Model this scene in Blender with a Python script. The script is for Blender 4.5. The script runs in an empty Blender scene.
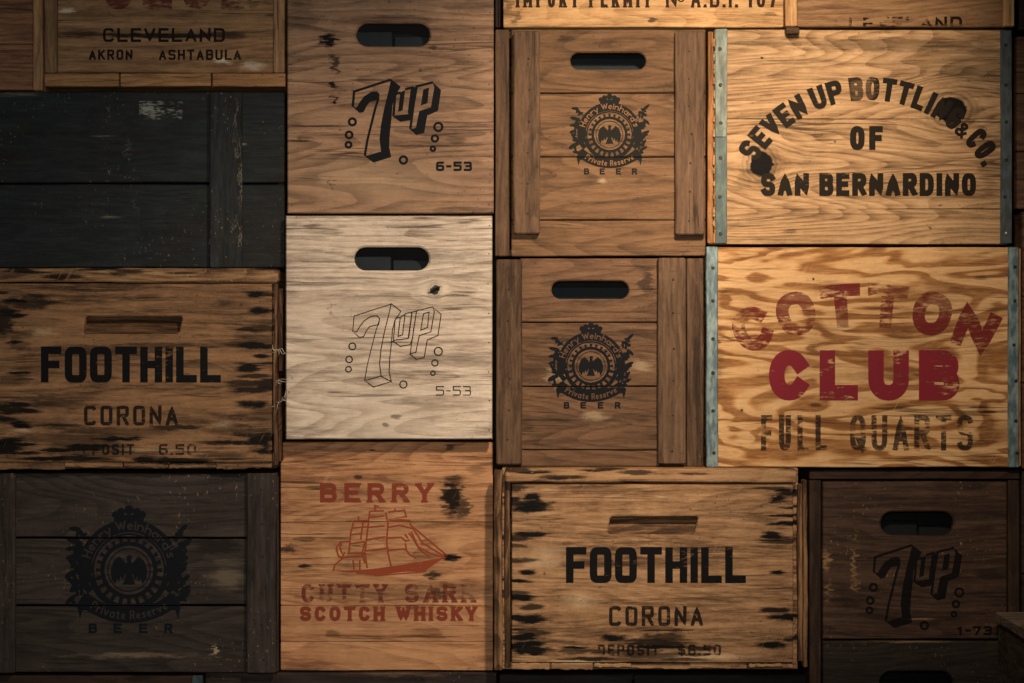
import bpy, bmesh, math, random
import numpy as np
from mathutils import Vector
from mathutils.geometry import delaunay_2d_cdt, tessellate_polygon

# ------------------------------------------------------------------ camera, world, light
S = 0.0015            # metres per photo pixel on the plane y = 0
D = 2.5               # camera distance from that plane
FLOOR_PX = 885.0      # photo row of the floor line (below the frame)
ZC = (FLOOR_PX - 341.5) * S
scene = bpy.context.scene
COL = scene.collection

cam_d = bpy.data.cameras.new('camera')
cam = bpy.data.objects.new('camera', cam_d)
COL.objects.link(cam)
cam.location = (0, -D, ZC)
cam.rotation_euler = (math.radians(90), 0, 0)
cam_d.sensor_width = 36.0
cam_d.lens = 36.0 * D / (1024 * S)
cam_d.clip_start = 0.02
scene.camera = cam

world = bpy.data.worlds.new('world')
scene.world = world
world.use_nodes = True
world.node_tree.nodes['Background'].inputs[0].default_value = (0.52, 0.62, 0.70, 1)
world.node_tree.nodes['Background'].inputs[1].default_value = 0.10

def wpt(px, py, y=0.0):
    k = S * (D + y) / D
    return Vector(((px - 512) * k, y, ZC + (341.5 - py) * k))

def spot(name, loc, target, power, color, angle, blend, radius):
    l = bpy.data.lights.new(name, 'SPOT')
    l.energy = power; l.color = color
    l.spot_size = math.radians(angle); l.spot_blend = blend
    l.shadow_soft_size = radius
    o = bpy.data.objects.new(name, l)
    COL.objects.link(o)
    o.location = loc
    o.rotation_euler = (Vector(target) - Vector(loc)).to_track_quat('-Z', 'Y').to_euler()
    return o

WARM = (1.0, 0.755, 0.53)
# ceiling spotlight above the right half of the wall, and a weaker wide one further out
spot('ceiling_spot', wpt(800, -420, -1.0), wpt(715, 30, 0), 66, WARM, 52, 1.0, 0.03)
spot('ceiling_spot', wpt(900, -420, -1.1), wpt(815, 380, 0), 42, WARM, 58, 1.0, 0.03)
spot('ceiling_spot', wpt(815, -420, -1.05), wpt(390, 430, 0), 54, WARM, 60, 1.0, 0.03)
spot('room_spot', wpt(400, -330, -2.3), wpt(330, 330, 0), 64, (1.0, 0.86, 0.72), 62, 1.0, 0.08)

scene.view_settings.view_transform = 'Standard'
scene.view_settings.look = 'None'
scene.view_settings.gamma = 1.0
scene.view_settings.use_curve_mapping = False
scene.view_settings.exposure = 0.15

# ------------------------------------------------------------------ materials
def lin(c):
    if isinstance(c, str):
        c = c.lstrip('#'); c = [int(c[i:i+2], 16) for i in (0, 2, 4)]
    r = []
    for v in c[:3]:
        v = v / 255.0
        r.append(v / 12.92 if v <= 0.04045 else ((v + 0.055) / 1.055) ** 2.4)
    return (r[0], r[1], r[2], 1.0)

class NT:
    def __init__(self, name):
        self.m = bpy.data.materials.new(name)
        self.m.use_nodes = True
        self.t = self.m.node_tree
        self.n = self.t.nodes; self.l = self.t.links
        self.bsdf = self.n['Principled BSDF']
        self.out = self.n['Material Output']
    def node(self, typ, **kw):
        x = self.n.new(typ)
        for k, v in kw.items(): setattr(x, k, v)
        return x
    def put(self, sock, v):
        if hasattr(v, 'is_output'): self.l.new(v, sock)
        else: sock.default_value = v
    def math(self, op, a, b=0.0, c=0.0, clamp=False):
        x = self.node('ShaderNodeMath', operation=op, use_clamp=clamp)
        self.put(x.inputs[0], a); self.put(x.inputs[1], b)
        if op in ('MULTIPLY_ADD', 'SMOOTH_MIN', 'SMOOTH_MAX'): self.put(x.inputs[2], c)
        return x.outputs[0]
    def vmath(self, op, a, b=None):
        x = self.node('ShaderNodeVectorMath', operation=op)
        self.put(x.inputs[0], a)
        if b is not None: self.put(x.inputs[1], b)
        return x
    def noise(self, vec, scale=1.0, detail=2.0, rough=0.5, dist=0.0):
        x = self.node('ShaderNodeTexNoise', noise_dimensions='3D')
        self.put(x.inputs['Vector'], vec)
        x.inputs['Scale'].default_value = scale
        x.inputs['Detail'].default_value = detail
        x.inputs['Roughness'].default_value = rough
        x.inputs['Distortion'].default_value = dist
        return x.outputs[0]
    def smooth(self, v, a, b, lo=0.0, hi=1.0):
        x = self.node('ShaderNodeMapRange', interpolation_type='SMOOTHSTEP')
        self.put(x.inputs[0], v)
        x.inputs[1].default_value = a; x.inputs[2].default_value = b
        x.inputs[3].default_value = lo; x.inputs[4].default_value = hi
        return x.outputs[0]
    def mix(self, f, a, b, mode='MIX'):
        x = self.node('ShaderNodeMix', data_type='RGBA', blend_type=mode)
        self.put(x.inputs[0], f); self.put(x.inputs[6], a); self.put(x.inputs[7], b)
        return x.outputs[2]
    def ramp(self, f, stops):
        x = self.node('ShaderNodeValToRGB')
        r = x.color_ramp
        while len(r.elements) < len(stops): r.elements.new(0.5)
        for e, (p, c) in zip(r.elements, stops): e.position = p; e.color = c
        self.put(x.inputs[0], f)
        return x.outputs[0]

SAT, VAL = 0.80, 0.92
def tone(h):
    c = [int(h.lstrip('#')[i:i+2], 16) for i in (0, 2, 4)]
    g = 0.3 * c[0] + 0.59 * c[1] + 0.11 * c[2]
    return '#' + ''.join('%02x' % max(0, min(255, round((g + (v - g) * SAT) * VAL))) for v in c)

def wood(name, light, mid, dark, axis='H', streak=0.9, fibre=0.7, ring=0.35, ringk=7.0,
         dirt=0.4, dirtcol='#17130f', vary=0.35, stains=(), pale=(), knots=(), staincol='#090808',
         palecol='#d8c3a0', specks=0.25, chips=0.0, chipcol='#a08a6c', crate=None, ply=False,
         rough=0.68, bump=0.45, mottle=0.3, scratch=0.3):
    light, mid, dark = (tone(h) for h in (light, mid, dark))
    """Procedural timber. stains/pale/knots are marks on the crate's face: (px, py, rx, ry, strength)."""
    T = NT(name)
    tc = T.node('ShaderNodeTexCoord').outputs['Object']
    rnd = T.node('ShaderNodeObjectInfo').outputs['Random']
    sep = T.node('ShaderNodeSeparateXYZ'); T.l.new(tc, sep.inputs[0])
    x, y, z = sep.outputs
    if axis == 'V': gx, gz = z, x
    else: gx, gz = x, z
    zz = gz
    for (kx, ky, rx, ry, st) in knots:
        c = crate.loc(kx, ky)
        dx = T.math('DIVIDE', T.math('SUBTRACT', gx, c.x), rx * S * 2.6)
        dzr = T.math('SUBTRACT', gz, c.z)
        dz = T.math('DIVIDE', dzr, ry * S * 2.2)
        e = T.math('EXPONENT', T.math('MULTIPLY', T.math('ADD', T.math('MULTIPLY', dx, dx), T.math('MULTIPLY', dz, dz)), -1.0))
        zz = T.math('SUBTRACT', zz, T.math('MULTIPLY', T.math('MULTIPLY', dzr, e), 0.85))
    comb = T.node('ShaderNodeCombineXYZ')
    T.put(comb.inputs[0], T.math('MULTIPLY_ADD', rnd, 13.7, gx))
    T.put(comb.inputs[1], T.math('MULTIPLY_ADD', rnd, 5.1, y))
    T.put(comb.inputs[2], T.math('MULTIPLY_ADD', rnd, 9.3, zz))
    q0 = comb.outputs[0]
    w = T.noise(T.vmath('MULTIPLY', q0, (4, 4, 9)).outputs[0], 1, 2)
    wz = T.math('MULTIPLY', T.math('SUBTRACT', w, 0.5), 0.016)
    cz = T.node('ShaderNodeCombineXYZ'); T.put(cz.inputs[2], wz)
    q = T.vmath('ADD', q0, cz.outputs[0]).outputs[0]
    s1 = T.noise(T.vmath('MULTIPLY', q, (2.6, 30, 85)).outputs[0], 1, 7, 0.68)
    s3 = T.noise(T.vmath('MULTIPLY', q, (7, 12, 24)).outputs[0], 1, 5, 0.6)
    s2 = T.noise(T.vmath('MULTIPLY', q, (26, 90, 230)).outputs[0], 1, 5, 0.75)
    if ply:
        nb = T.noise(T.vmath('MULTIPLY', q0, (2.7, 3, 11.0)).outputs[0], 1, 3.0, 0.45, 0.9)
        ph = T.math('MULTIPLY', nb, ringk)
        fr = T.math('FRACT', ph)
        rg = T.math('ADD', T.smooth(fr, 0.30, 0.62), T.smooth(fr, 0.84, 1.0, 0, -1.0))
        rgv = T.math('SUBTRACT', 1.0, rg)
    else:
        nb = T.noise(T.vmath('MULTIPLY', q, (1.5, 4, 12)).outputs[0], 1, 2.0, 0.35)
        fr = T.math('FRACT', T.math('MULTIPLY', nb, ringk * 3.0))
        rgv = T.math('SUBTRACT', 1.0, T.math('MULTIPLY', T.smooth(fr, 0.25, 0.95), T.smooth(fr, 0.95, 1.0, 1.0, 0.0)))
    f = T.math('MULTIPLY_ADD', T.math('SUBTRACT', s1, 0.5), streak * 1.25, 0.55)
    f = T.math('MULTIPLY_ADD', T.math('SUBTRACT', s2, 0.5), fibre * 1.5, f)
    f = T.math('MULTIPLY_ADD', T.math('SUBTRACT', s3, 0.5), 0.32, f)
    f = T.math('MULTIPLY_ADD', T.math('SUBTRACT', rgv, 0.65), ring * (1.0 if ply else 0.62), f)
    col = T.ramp(f, [(0.12, lin(dark)), (0.5, lin(mid)), (0.88, lin(light))])
    # tone of each board
    v = T.math('MULTIPLY_ADD', T.math('SUBTRACT', rnd, 0.5), vary, 1.0)
    vv = T.node('ShaderNodeCombineXYZ')
    for i in range(3): T.put(vv.inputs[i], v)
    col = T.mix(1.0, col, vv.outputs[0], 'MULTIPLY')
    # grime
    dn = T.noise(T.vmath('ADD', T.vmath('MULTIPLY', q, (4, 9, 34)).outputs[0], (3.1, 0, 7.7)).outputs[0], 1, 8, 0.7)
    fine = T.math('MULTIPLY_ADD', T.math('SUBTRACT', s2, 0.5), 0.9, T.math('SUBTRACT', s1, 0.5))
    dm = T.math('MULTIPLY_ADD', fine, -0.32, dn)
    col = T.mix(T.smooth(dm, 0.50, 0.66, 0, dirt), col, lin(dirtcol))
    # hairline checks along the grain
    ck = T.noise(T.vmath('ADD', T.vmath('MULTIPLY', q, (1.6, 6, 60)).outputs[0], (1.7, 0, 2.9)).outputs[0], 1, 3, 0.5)
    cg = T.smooth(T.noise(T.vmath('MULTIPLY', q, (5, 5, 16)).outputs[0], 1, 2), 0.47, 0.60)
    cl = T.smooth(T.math('ABSOLUTE', T.math('SUBTRACT', ck, 0.5)), 0.004, 0.016, 0.65, 0.0)
    col = T.mix(T.math('MULTIPLY', cl, cg), col, lin('#1b130d'))
    # grubby film lying in the pores
    gm = T.noise(T.vmath('MULTIPLY', tc, (5, 5, 5)).outputs[0], 1, 8, 0.72)
    col = T.mix(T.smooth(T.math('MULTIPLY_ADD', fine, -0.25, gm), 0.46, 0.62, 0, 0.26), col, lin('#2a2119'))
    if pale or stains or knots:
        wv = T.node('ShaderNodeTexNoise', noise_dimensions='3D')
        T.put(wv.inputs['Vector'], T.vmath('MULTIPLY', tc, (40, 60, 130) if axis == 'H' else (130, 60, 40)).outputs[0])
        wv.inputs['Scale'].default_value = 1; wv.inputs['Detail'].default_value = 4
        wv.inputs['Roughness'].default_value = 0.65
        off = T.vmath('MULTIPLY', T.vmath('SUBTRACT', wv.outputs[1], (0.5, 0.5, 0.5)).outputs[0], (0.058, 0, 0.019)).outputs[0]
        def mark(lst, soft, rag=1.2):
            acc = None
            for (kx, ky, rx, ry, st) in lst:
                c = crate.loc(kx, ky)
                kk = min(1.0, ry / 7.0)
                pk = T.vmath('ADD', tc, T.vmath('MULTIPLY', off, (kk, kk, kk)).outputs[0]).outputs[0]
                d = T.vmath('MULTIPLY', T.vmath('SUBTRACT', pk, (c.x, 0, c.z)).outputs[0], (1 / (rx * S), 0, 1 / (ry * S))).outputs[0]
                ln = T.vmath('LENGTH', d).outputs['Value']
                mk = T.smooth(T.math('MULTIPLY_ADD', fine, rag, ln), soft, 1.12, st, 0.0)
                acc = mk if acc is None else T.math('MAXIMUM', acc, mk)
            return acc
        if pale: col = T.mix(mark(pale, 0.1, 2.6), col, lin(palecol))
        if stains: col = T.mix(mark([(a, b, rx, ry, min(1.0, st * 1.1) if st > .69 else st) for (a, b, rx, ry, st) in stains], 0.5), col, lin(staincol))
        if knots:
            acc = None
            for (kx, ky, rx, ry, st) in knots:
                c = crate.loc(kx, ky)
                sm = T.vmath('ADD', tc, T.vmath('MULTIPLY', off, (0.22, 0, 0.5)).outputs[0]).outputs[0]
                d = T.vmath('MULTIPLY', T.vmath('SUBTRACT', sm, (c.x, 0, c.z)).outputs[0], (1 / (rx * S), 0, 1 / (ry * S))).outputs[0]
                ln = T.vmath('LENGTH', d).outputs['Value']
                core = T.smooth(ln, 0.90, 1.05, st, 0.0)
                halo = T.math('MULTIPLY', T.smooth(ln, 0.9, 2.3, 0.55 * st, 0.0), T.smooth(T.math('SINE', T.math('MULTIPLY', ln, 16.0)), -1.0, 1.0, 0.35, 1.0))
                mk = T.math('MAXIMUM', core, halo)
                acc = mk if acc is None else T.math('MAXIMUM', acc, mk)
            col = T.mix(acc, col, lin('#050404'))
    # mottled handling wear and thin slanting scratches
    mn = T.noise(tc, 20, 9, 0.78)
    mv = T.math('MULTIPLY_ADD', T.math('SUBTRACT', mn, 0.5), mottle * 3.0, 1.0)
    mvv = T.node('ShaderNodeCombineXYZ')
    for i in range(3): T.put(mvv.inputs[i], mv)
    col = T.mix(1.0, col, mvv.outputs[0], 'MULTIPLY')
    if scratch:
        mp = T.node('ShaderNodeMapping'); T.put(mp.inputs[0], tc); mp.inputs['Rotation'].default_value = (0, math.radians(62), 0)
        sn1 = T.noise(T.vmath('MULTIPLY', mp.outputs[0], (16, 20, 420)).outputs[0], 1, 2, 0.5, 0.15)
        sg = T.smooth(T.noise(tc, 7, 3, 0.6), 0.50, 0.62)
        col = T.mix(T.math('MULTIPLY', T.smooth(sn1, 0.635, 0.69, 0, scratch), sg), col, lin(light))
    # small dents, pores and chips
    sp = T.noise(T.vmath('MULTIPLY', tc, (150, 150, 210)).outputs[0], 1, 2, 0.5)
    col = T.mix(T.math('MULTIPLY', T.smooth(sp, 0.63, 0.70, 0, specks * 1.4), T.smooth(T.noise(tc, 11, 2), 0.42, 0.62)), col, lin('#1a1410'))
    if chips:
        cn = T.noise(T.vmath('ADD', T.vmath('MULTIPLY', tc, (210, 200, 120)).outputs[0], (9, 1, 4)).outputs[0], 1, 2, 0.6)
        big = T.noise(T.vmath('MULTIPLY', tc, (9, 9, 9)).outputs[0], 1, 2)
        cm = T.math('MULTIPLY', T.smooth(cn, 0.63, 0.69, 0, chips), T.smooth(big, 0.45, 0.62))
        col = T.mix(cm, col, lin(chipcol))
    T.l.new(col, T.bsdf.inputs['Base Color'])
    T.bsdf.inputs['Specular IOR Level'].default_value = 0.12
    T.put(T.bsdf.inputs['Roughness'], T.math('MULTIPLY_ADD', s1, 0.25, rough - 0.12))
    h = T.math('ADD', T.math('MULTIPLY', s2, 0.6), T.math('ADD', T.math('MULTIPLY', s1, 0.6), T.math('MULTIPLY', sp, -0.35)))
    b = T.node('ShaderNodeBump'); b.inputs['Strength'].default_value = bump; b.inputs['Distance'].default_value = 0.0016
    T.l.new(h, b.inputs['Height']); T.l.new(b.outputs[0], T.bsdf.inputs['Normal'])
    return T.m

def ink(name, color, wear=0.3, fade=0.0, scale=1.0, rough=0.6, hole=None, crate=None):
    """Stencil paint that has rubbed off along the grain. hole: (px, py, rx, ry) worn-through patches."""
    T = NT(name)
    tc = T.node('ShaderNodeTexCoord').outputs['Object']
    a = T.noise(T.vmath('MULTIPLY', tc, (70 * scale, 60, 260 * scale)).outputs[0], 1, 4, 0.65)
    b = T.noise(T.vmath('MULTIPLY', tc, (14 * scale, 10, 26 * scale)).outputs[0], 1, 3, 0.6)
    m = T.math('MULTIPLY_ADD', b, 0.7, T.math('MULTIPLY', a, 0.6))
    cut = 0.36 + 0.58 * wear
    al = T.smooth(m, cut - 0.10, cut + 0.05, 0.0 if wear > 0.02 else 1.0, 1.0 - fade)
    al = T.math('MULTIPLY', al, T.smooth(T.math('MULTIPLY_ADD', b, 0.35, a), 0.42, 0.62, 0.72, 0.97))
    if hole:
        for (kx, ky, rx, ry, st) in hole:
            c = crate.loc(kx, ky)
            d = T.vmath('MULTIPLY', T.vmath('SUBTRACT', tc, (c.x, 0, c.z)).outputs[0], (1 / (rx * S), 0, 1 / (ry * S))).outputs[0]
            ln = T.math('MULTIPLY_ADD', T.math('SUBTRACT', a, 0.5), 1.4, T.vmath('LENGTH', d).outputs['Value'])
            al = T.math('MULTIPLY', al, T.smooth(ln, 0.5, 1.2, 1 - st, 1.0))
    T.bsdf.inputs['Base Color'].default_value = lin(color)
    T.bsdf.inputs['Roughness'].default_value = rough
    T.bsdf.inputs['Specular IOR Level'].default_value = 0.08
    tr = T.node('ShaderNodeBsdfTransparent'); mx = T.node('ShaderNodeMixShader')
    T.put(mx.inputs[0], al)
    T.l.new(tr.outputs[0], mx.inputs[1]); T.l.new(T.bsdf.outputs[0], mx.inputs[2])
    T.l.new(mx.outputs[0], T.out.inputs[0])
    return T.m

def metal(name, base, light, rust='#2c2119', rough=0.5, rusty=0.5):
    T = NT(name)
    tc = T.node('ShaderNodeTexCoord').outputs['Object']
    a = T.noise(T.vmath('MULTIPLY', tc, (120, 60, 40)).outputs[0], 1, 5, 0.65)
    b = T.noise(T.vmath('MULTIPLY', tc, (60, 30, 14)).outputs[0], 1, 4, 0.6)
    col = T.mix(T.smooth(a, 0.38, 0.66), lin(base), lin(light))
    col = T.mix(T.smooth(b, 0.50, 0.70, 0, rusty), col, lin(rust))
    T.l.new(col, T.bsdf.inputs['Base Color'])
    T.bsdf.inputs['Metallic'].default_value = 0.45
    T.put(T.bsdf.inputs['Roughness'], T.math('MULTIPLY_ADD', a, 0.3, rough - 0.1))
    bp = T.node('ShaderNodeBump'); bp.inputs['Strength'].default_value = 0.3; bp.inputs['Distance'].default_value = 0.001
    T.l.new(a, bp.inputs['Height']); T.l.new(bp.outputs[0], T.bsdf.inputs['Normal'])
    return T.m

def plain(name, color, rough=0.7, amount=0.25, scale=60):
    T = NT(name)
    tc = T.node('ShaderNodeTexCoord').outputs['Object']
    a = T.noise(tc, scale, 4, 0.6)
    c = lin(color)
    col = T.ramp(a, [(0.3, tuple(v * (1 - amount) for v in c[:3]) + (1,)), (0.7, tuple(min(1, v * (1 + amount)) for v in c[:3]) + (1,))])
    T.l.new(col, T.bsdf.inputs['Base Color'])
    T.bsdf.inputs['Roughness'].default_value = rough
    T.bsdf.inputs['Specular IOR Level'].default_value = 0.25
    return T.m

# ------------------------------------------------------------------ mesh helpers
def link(name, me, mat, parent=None, loc=None):
    o = bpy.data.objects.new(name, me)
    COL.objects.link(o)
    if mat is not None and not me.materials: me.materials.append(mat)
    if parent is not None: o.parent = parent
    if loc is not None: o.location = loc
    return o

def mesh(name, verts, faces):
    me = bpy.data.meshes.new(name)
    me.from_pydata([tuple(v) for v in verts], [], faces)
    me.validate(); me.update()
    return me

def board_mesh(lo, hi, axis, cham=0.0012, n=7, jit=0.0005, seed=0, jit2=None):
    """A chamfered board swept along its length with slightly uneven edges."""
    R = random.Random(seed)
    ai = {'H': 0, 'V': 2, 'D': 1}[axis]
    a0, a1 = lo[ai], hi[ai]
    if ai == 1: u, v = 0, 2
    else: u, v = 1, (2 if ai == 0 else 0)
    u0, u1, v0, v1 = lo[u], hi[u], lo[v], hi[v]
    c = min(cham, (u1 - u0) * 0.35, (v1 - v0) * 0.35)
    verts, faces = [], []
    st = [a0] + ([a0 + c] + [a0 + (a1 - a0) * k / n for k in range(1, n)] + [a1 - c]) + [a1]
    ph = [R.uniform(0, 6.28) for _ in range(4)]; fq = [R.uniform(8, 30) for _ in range(4)]
    m = len(st)
    for i, t in enumerate(st):
        end = c if i in (0, m - 1) else 0.0
        def jj(k, amp): return amp * (0.55 * math.sin(fq[k] * t + ph[k]) + R.uniform(-0.6, 0.6))
        ja, jb = jj(0, jit if jit2 is None else jit2), jj(1, jit)
        jf = jj(2, jit * 0.5)
        p0, p1, r0, r1 = u0 + end + jf, u1 - end, v0 + end + ja, v1 - end + jb
        ring = [(p0 + c, r0), (p0, r0 + c), (p0, r1 - c), (p0 + c, r1), (p1 - c, r1), (p1, r1 - c), (p1, r0 + c), (p1 - c, r0)]
        for (a, b) in ring:
            co = [0, 0, 0]; co[ai] = t; co[u] = a; co[v] = b
            verts.append(co)
    for i in range(m - 1):
        for k in range(8):
            k2 = (k + 1) % 8
            faces.append((i * 8 + k, i * 8 + k2, (i + 1) * 8 + k2, (i + 1) * 8 + k))
    faces.append(tuple(range(7, -1, -1))); faces.append(tuple((m - 1) * 8 + k for k in range(8)))
    me = mesh('board', verts, faces)
    bm = bmesh.new(); bm.from_mesh(me); bmesh.ops.recalc_face_normals(bm, faces=bm.faces); bm.to_mesh(me); bm.free()
    return me

def inset_loop(pts, d):
    """Offset a closed counter-clockwise loop outwards by d (negative: inwards)."""
    n = len(pts); out = []
    for i in range(n):
        a, b, c = Vector(pts[i - 1]), Vector(pts[i]), Vector(pts[(i + 1) % n])
        e1 = (b - a).normalized(); e2 = (c - b).normalized()
        n1 = Vector((e1.y, -e1.x)); n2 = Vector((e2.y, -e2.x))
        k = n1 + n2; L = max(k.length_squared, 0.3)
        out.append(tuple(b + k * (2 * d / L)))
    return out

def plate_mesh(outer, hole, y0, y1, cham=0.0012):
    """A panel (outline in x,z, counter-clockwise) with one hole through it and eased edges."""
    bm = bmesh.new()
    def loop(pts, y):
        vs = [bm.verts.new((p[0], y, p[1])) for p in pts]
        es = [bm.edges.new((vs[i], vs[(i + 1) % len(vs)])) for i in range(len(vs))]
        return vs, es
    def skin(a, b):
        for i in range(len(a)):
            j = (i + 1) % len(a)
            bm.faces.new((a[i], a[j], b[j], b[i]))
    o0, oe0 = loop(inset_loop(outer, -cham), y0)
    o1, _ = loop(outer, y0 + cham)
    o2, oe2 = loop(outer, y1)
    hc = cham * 1.6
    h0, he0 = loop(inset_loop(hole, hc), y0)
    h1, _ = loop(hole, y0 + hc)
    h2, he2 = loop(hole, y1)
    skin(o0, o1); skin(o1, o2); skin(h0, h1); skin(h1, h2)
    bmesh.ops.triangle_fill(bm, use_beauty=True, edges=oe0 + he0)
    bmesh.ops.triangle_fill(bm, use_beauty=True, edges=oe2 + he2)
    bmesh.ops.recalc_face_normals(bm, faces=bm.faces)
    me = bpy.data.meshes.new('panel'); bm.to_mesh(me); bm.free()
    return me

def stadium(x0, x1, y0, y1, n=14, e=1.0):
    """A round-ended slot in photo pixels (y down), counter-clockwise once flipped up."""
    r = (y1 - y0) / 2 * e; cy0, cy1 = y0 + r, y1 - r
    pts = []
    for (cx, cy, a0) in ((x1 - r, cy0, 0), (x0 + r, cy0, 90), (x0 + r, cy1, 180), (x1 - r, cy1, 270)):
        for k in range(n // 2 + 1):
            a = math.radians(a0 + 90 * k / (n // 2))
            pts.append((cx + r * math.cos(a), cy - r * math.sin(a)))
    out = []
    for p in pts:
        if not out or (abs(p[0] - out[-1][0]) + abs(p[1] - out[-1][1])) > 0.05: out.append(p)
    if abs(out[0][0] - out[-1][0]) + abs(out[0][1] - out[-1][1]) < 0.05: out.pop()
    return out

def cross2(a, b, c): return (b[0] - a[0]) * (c[1] - a[1]) - (b[1] - a[1]) * (c[0] - a[0])
def keep_inside(verts, faces, tris):
    """Of a planar triangulation keep the triangles whose centre lies in one of the drawn triangles."""
    V = np.array([tuple(v) for v in verts]); F = np.array([tuple(f) for f in faces]); T = np.array(tris)
    C = V[F].mean(axis=1); ok = np.zeros(len(F), bool)
    for a, b, c in T:
        d = (b[0]-a[0])*(C[:, 1]-a[1]) - (b[1]-a[1])*(C[:, 0]-a[0])
        e = (c[0]-b[0])*(C[:, 1]-b[1]) - (c[1]-b[1])*(C[:, 0]-b[0])
        g = (a[0]-c[0])*(C[:, 1]-c[1]) - (a[1]-c[1])*(C[:, 0]-c[0])
        ok |= (d > 0) & (e > 0) & (g > 0)
    return [tuple(int(i) for i in f) for f in F[ok]]
class Print:
    """Flat print in photo pixels: ribbons and filled outlines gathered into one mesh."""
    def __init__(self): self.v = []; self.f = []; self.k = []
    def poly(self, pts):
        b = len(self.v); self.v += [tuple(p) for p in pts]; self.f.append(tuple(range(b, b + len(pts))))
        self.k += [len(self.f) % 9] * len(pts)
    def ribbon(self, pts, w, closed=False):
        pts = [Vector(p[:2]) for p in pts]
        q = [pts[0]]
        for p in pts[1:]:
            if (p - q[-1]).length > 1e-4: q.append(p)
        if closed and (q[0] - q[-1]).length < 1e-4: q.pop()
        n = len(q)
        if n < 2: return
        L, Rr = [], []
        for i in range(n):
            a = q[i - 1] if (i > 0 or closed) else None
            c = q[(i + 1) % n] if (i < n - 1 or closed) else None
            e1 = (q[i] - a).normalized() if a is not None else (c - q[i]).normalized()
            e2 = (c - q[i]).normalized() if c is not None else e1
            n1 = Vector((-e1.y, e1.x)); n2 = Vector((-e2.y, e2.x))
            k = n1 + n2; d = max(k.length_squared, 0.75)
            o = k * (w / d)
            L.append(q[i] + o); Rr.append(q[i] - o)
        b = len(self.v)
        self.v += [tuple(p) for p in L] + [tuple(p) for p in Rr]
        self.k += [len(self.f) % 9] * (2 * n)
        for i in range(n if closed else n - 1):
            j = (i + 1) % n
            self.f.append((b + i, b + j, b + n + j, b + n + i))
    def disc(self, x, y, rx, ry=None, n=16, rot=0.0):
        ry = rx if ry is None else ry
        self.poly([(x + rx * math.cos(t) * math.cos(rot) - ry * math.sin(t) * math.sin(rot),
                    y + rx * math.cos(t) * math.sin(rot) + ry * math.sin(t) * math.cos(rot)) for t in [6.2832 * k / n for k in range(n)]])
    def circle(self, x, y, r, w, n=36, a0=0, a1=360):
        full = (a1 - a0) >= 360
        pts = [(x + r * math.cos(math.radians(a0 + (a1 - a0) * k / n)), y - r * math.sin(math.radians(a0 + (a1 - a0) * k / n))) for k in range(n if full else n + 1)]
        self.ribbon(pts, w, full)
    def build(self, crate, name, y, mat, seams=(), label=None, off=0.0005, gap=0.9):
        # union of all strokes, so that no print lies over print
        tri = []
        for f in self.f:
            p = [self.v[i] for i in f]
            if len(f) > 4:
                tri += [tuple(f[i] for i in t) for t in tessellate_polygon([[Vector((q[0], q[1], 0)) for q in p]])]
            else:
                tri += [(f[0], f[1], f[2]), (f[0], f[2], f[3])] if len(f) == 4 else [f]
        tri = [t if cross2(*[self.v[i] for i in t]) > 0 else t[::-1] for t in tri if abs(cross2(*[self.v[i] for i in t])) > 1e-5]
        r = delaunay_2d_cdt([Vector(p) for p in self.v], [], tri, 0, 1e-4)
        me = mesh(name, [crate.loc(p[0], p[1], y - off) for p in r[0]], keep_inside(r[0], r[2], [[self.v[i] for i in t] for t in tri]))
        bm = bmesh.new(); bm.from_mesh(me)
        for s in seams:
            for e in (-gap, gap):
                co = crate.loc(512, s + e, y)
                bmesh.ops.bisect_plane(bm, geom=bm.verts[:] + bm.edges[:] + bm.faces[:], plane_co=co, plane_no=(0, 0, 1))
            za, zb = crate.loc(512, s + gap, y).z, crate.loc(512, s - gap, y).z
            kill = [f for f in bm.faces if za < f.calc_center_median().z < zb]
            bmesh.ops.delete(bm, geom=kill, context='FACES')
        for f in bm.faces:
            f.normal_update()
            if f.normal.y > 0: f.normal_flip()
        bm.to_mesh(me); bm.free()
        o = link(name, me, mat, crate.face or crate.root)
        if label: o['label'] = label
        return o

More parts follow.
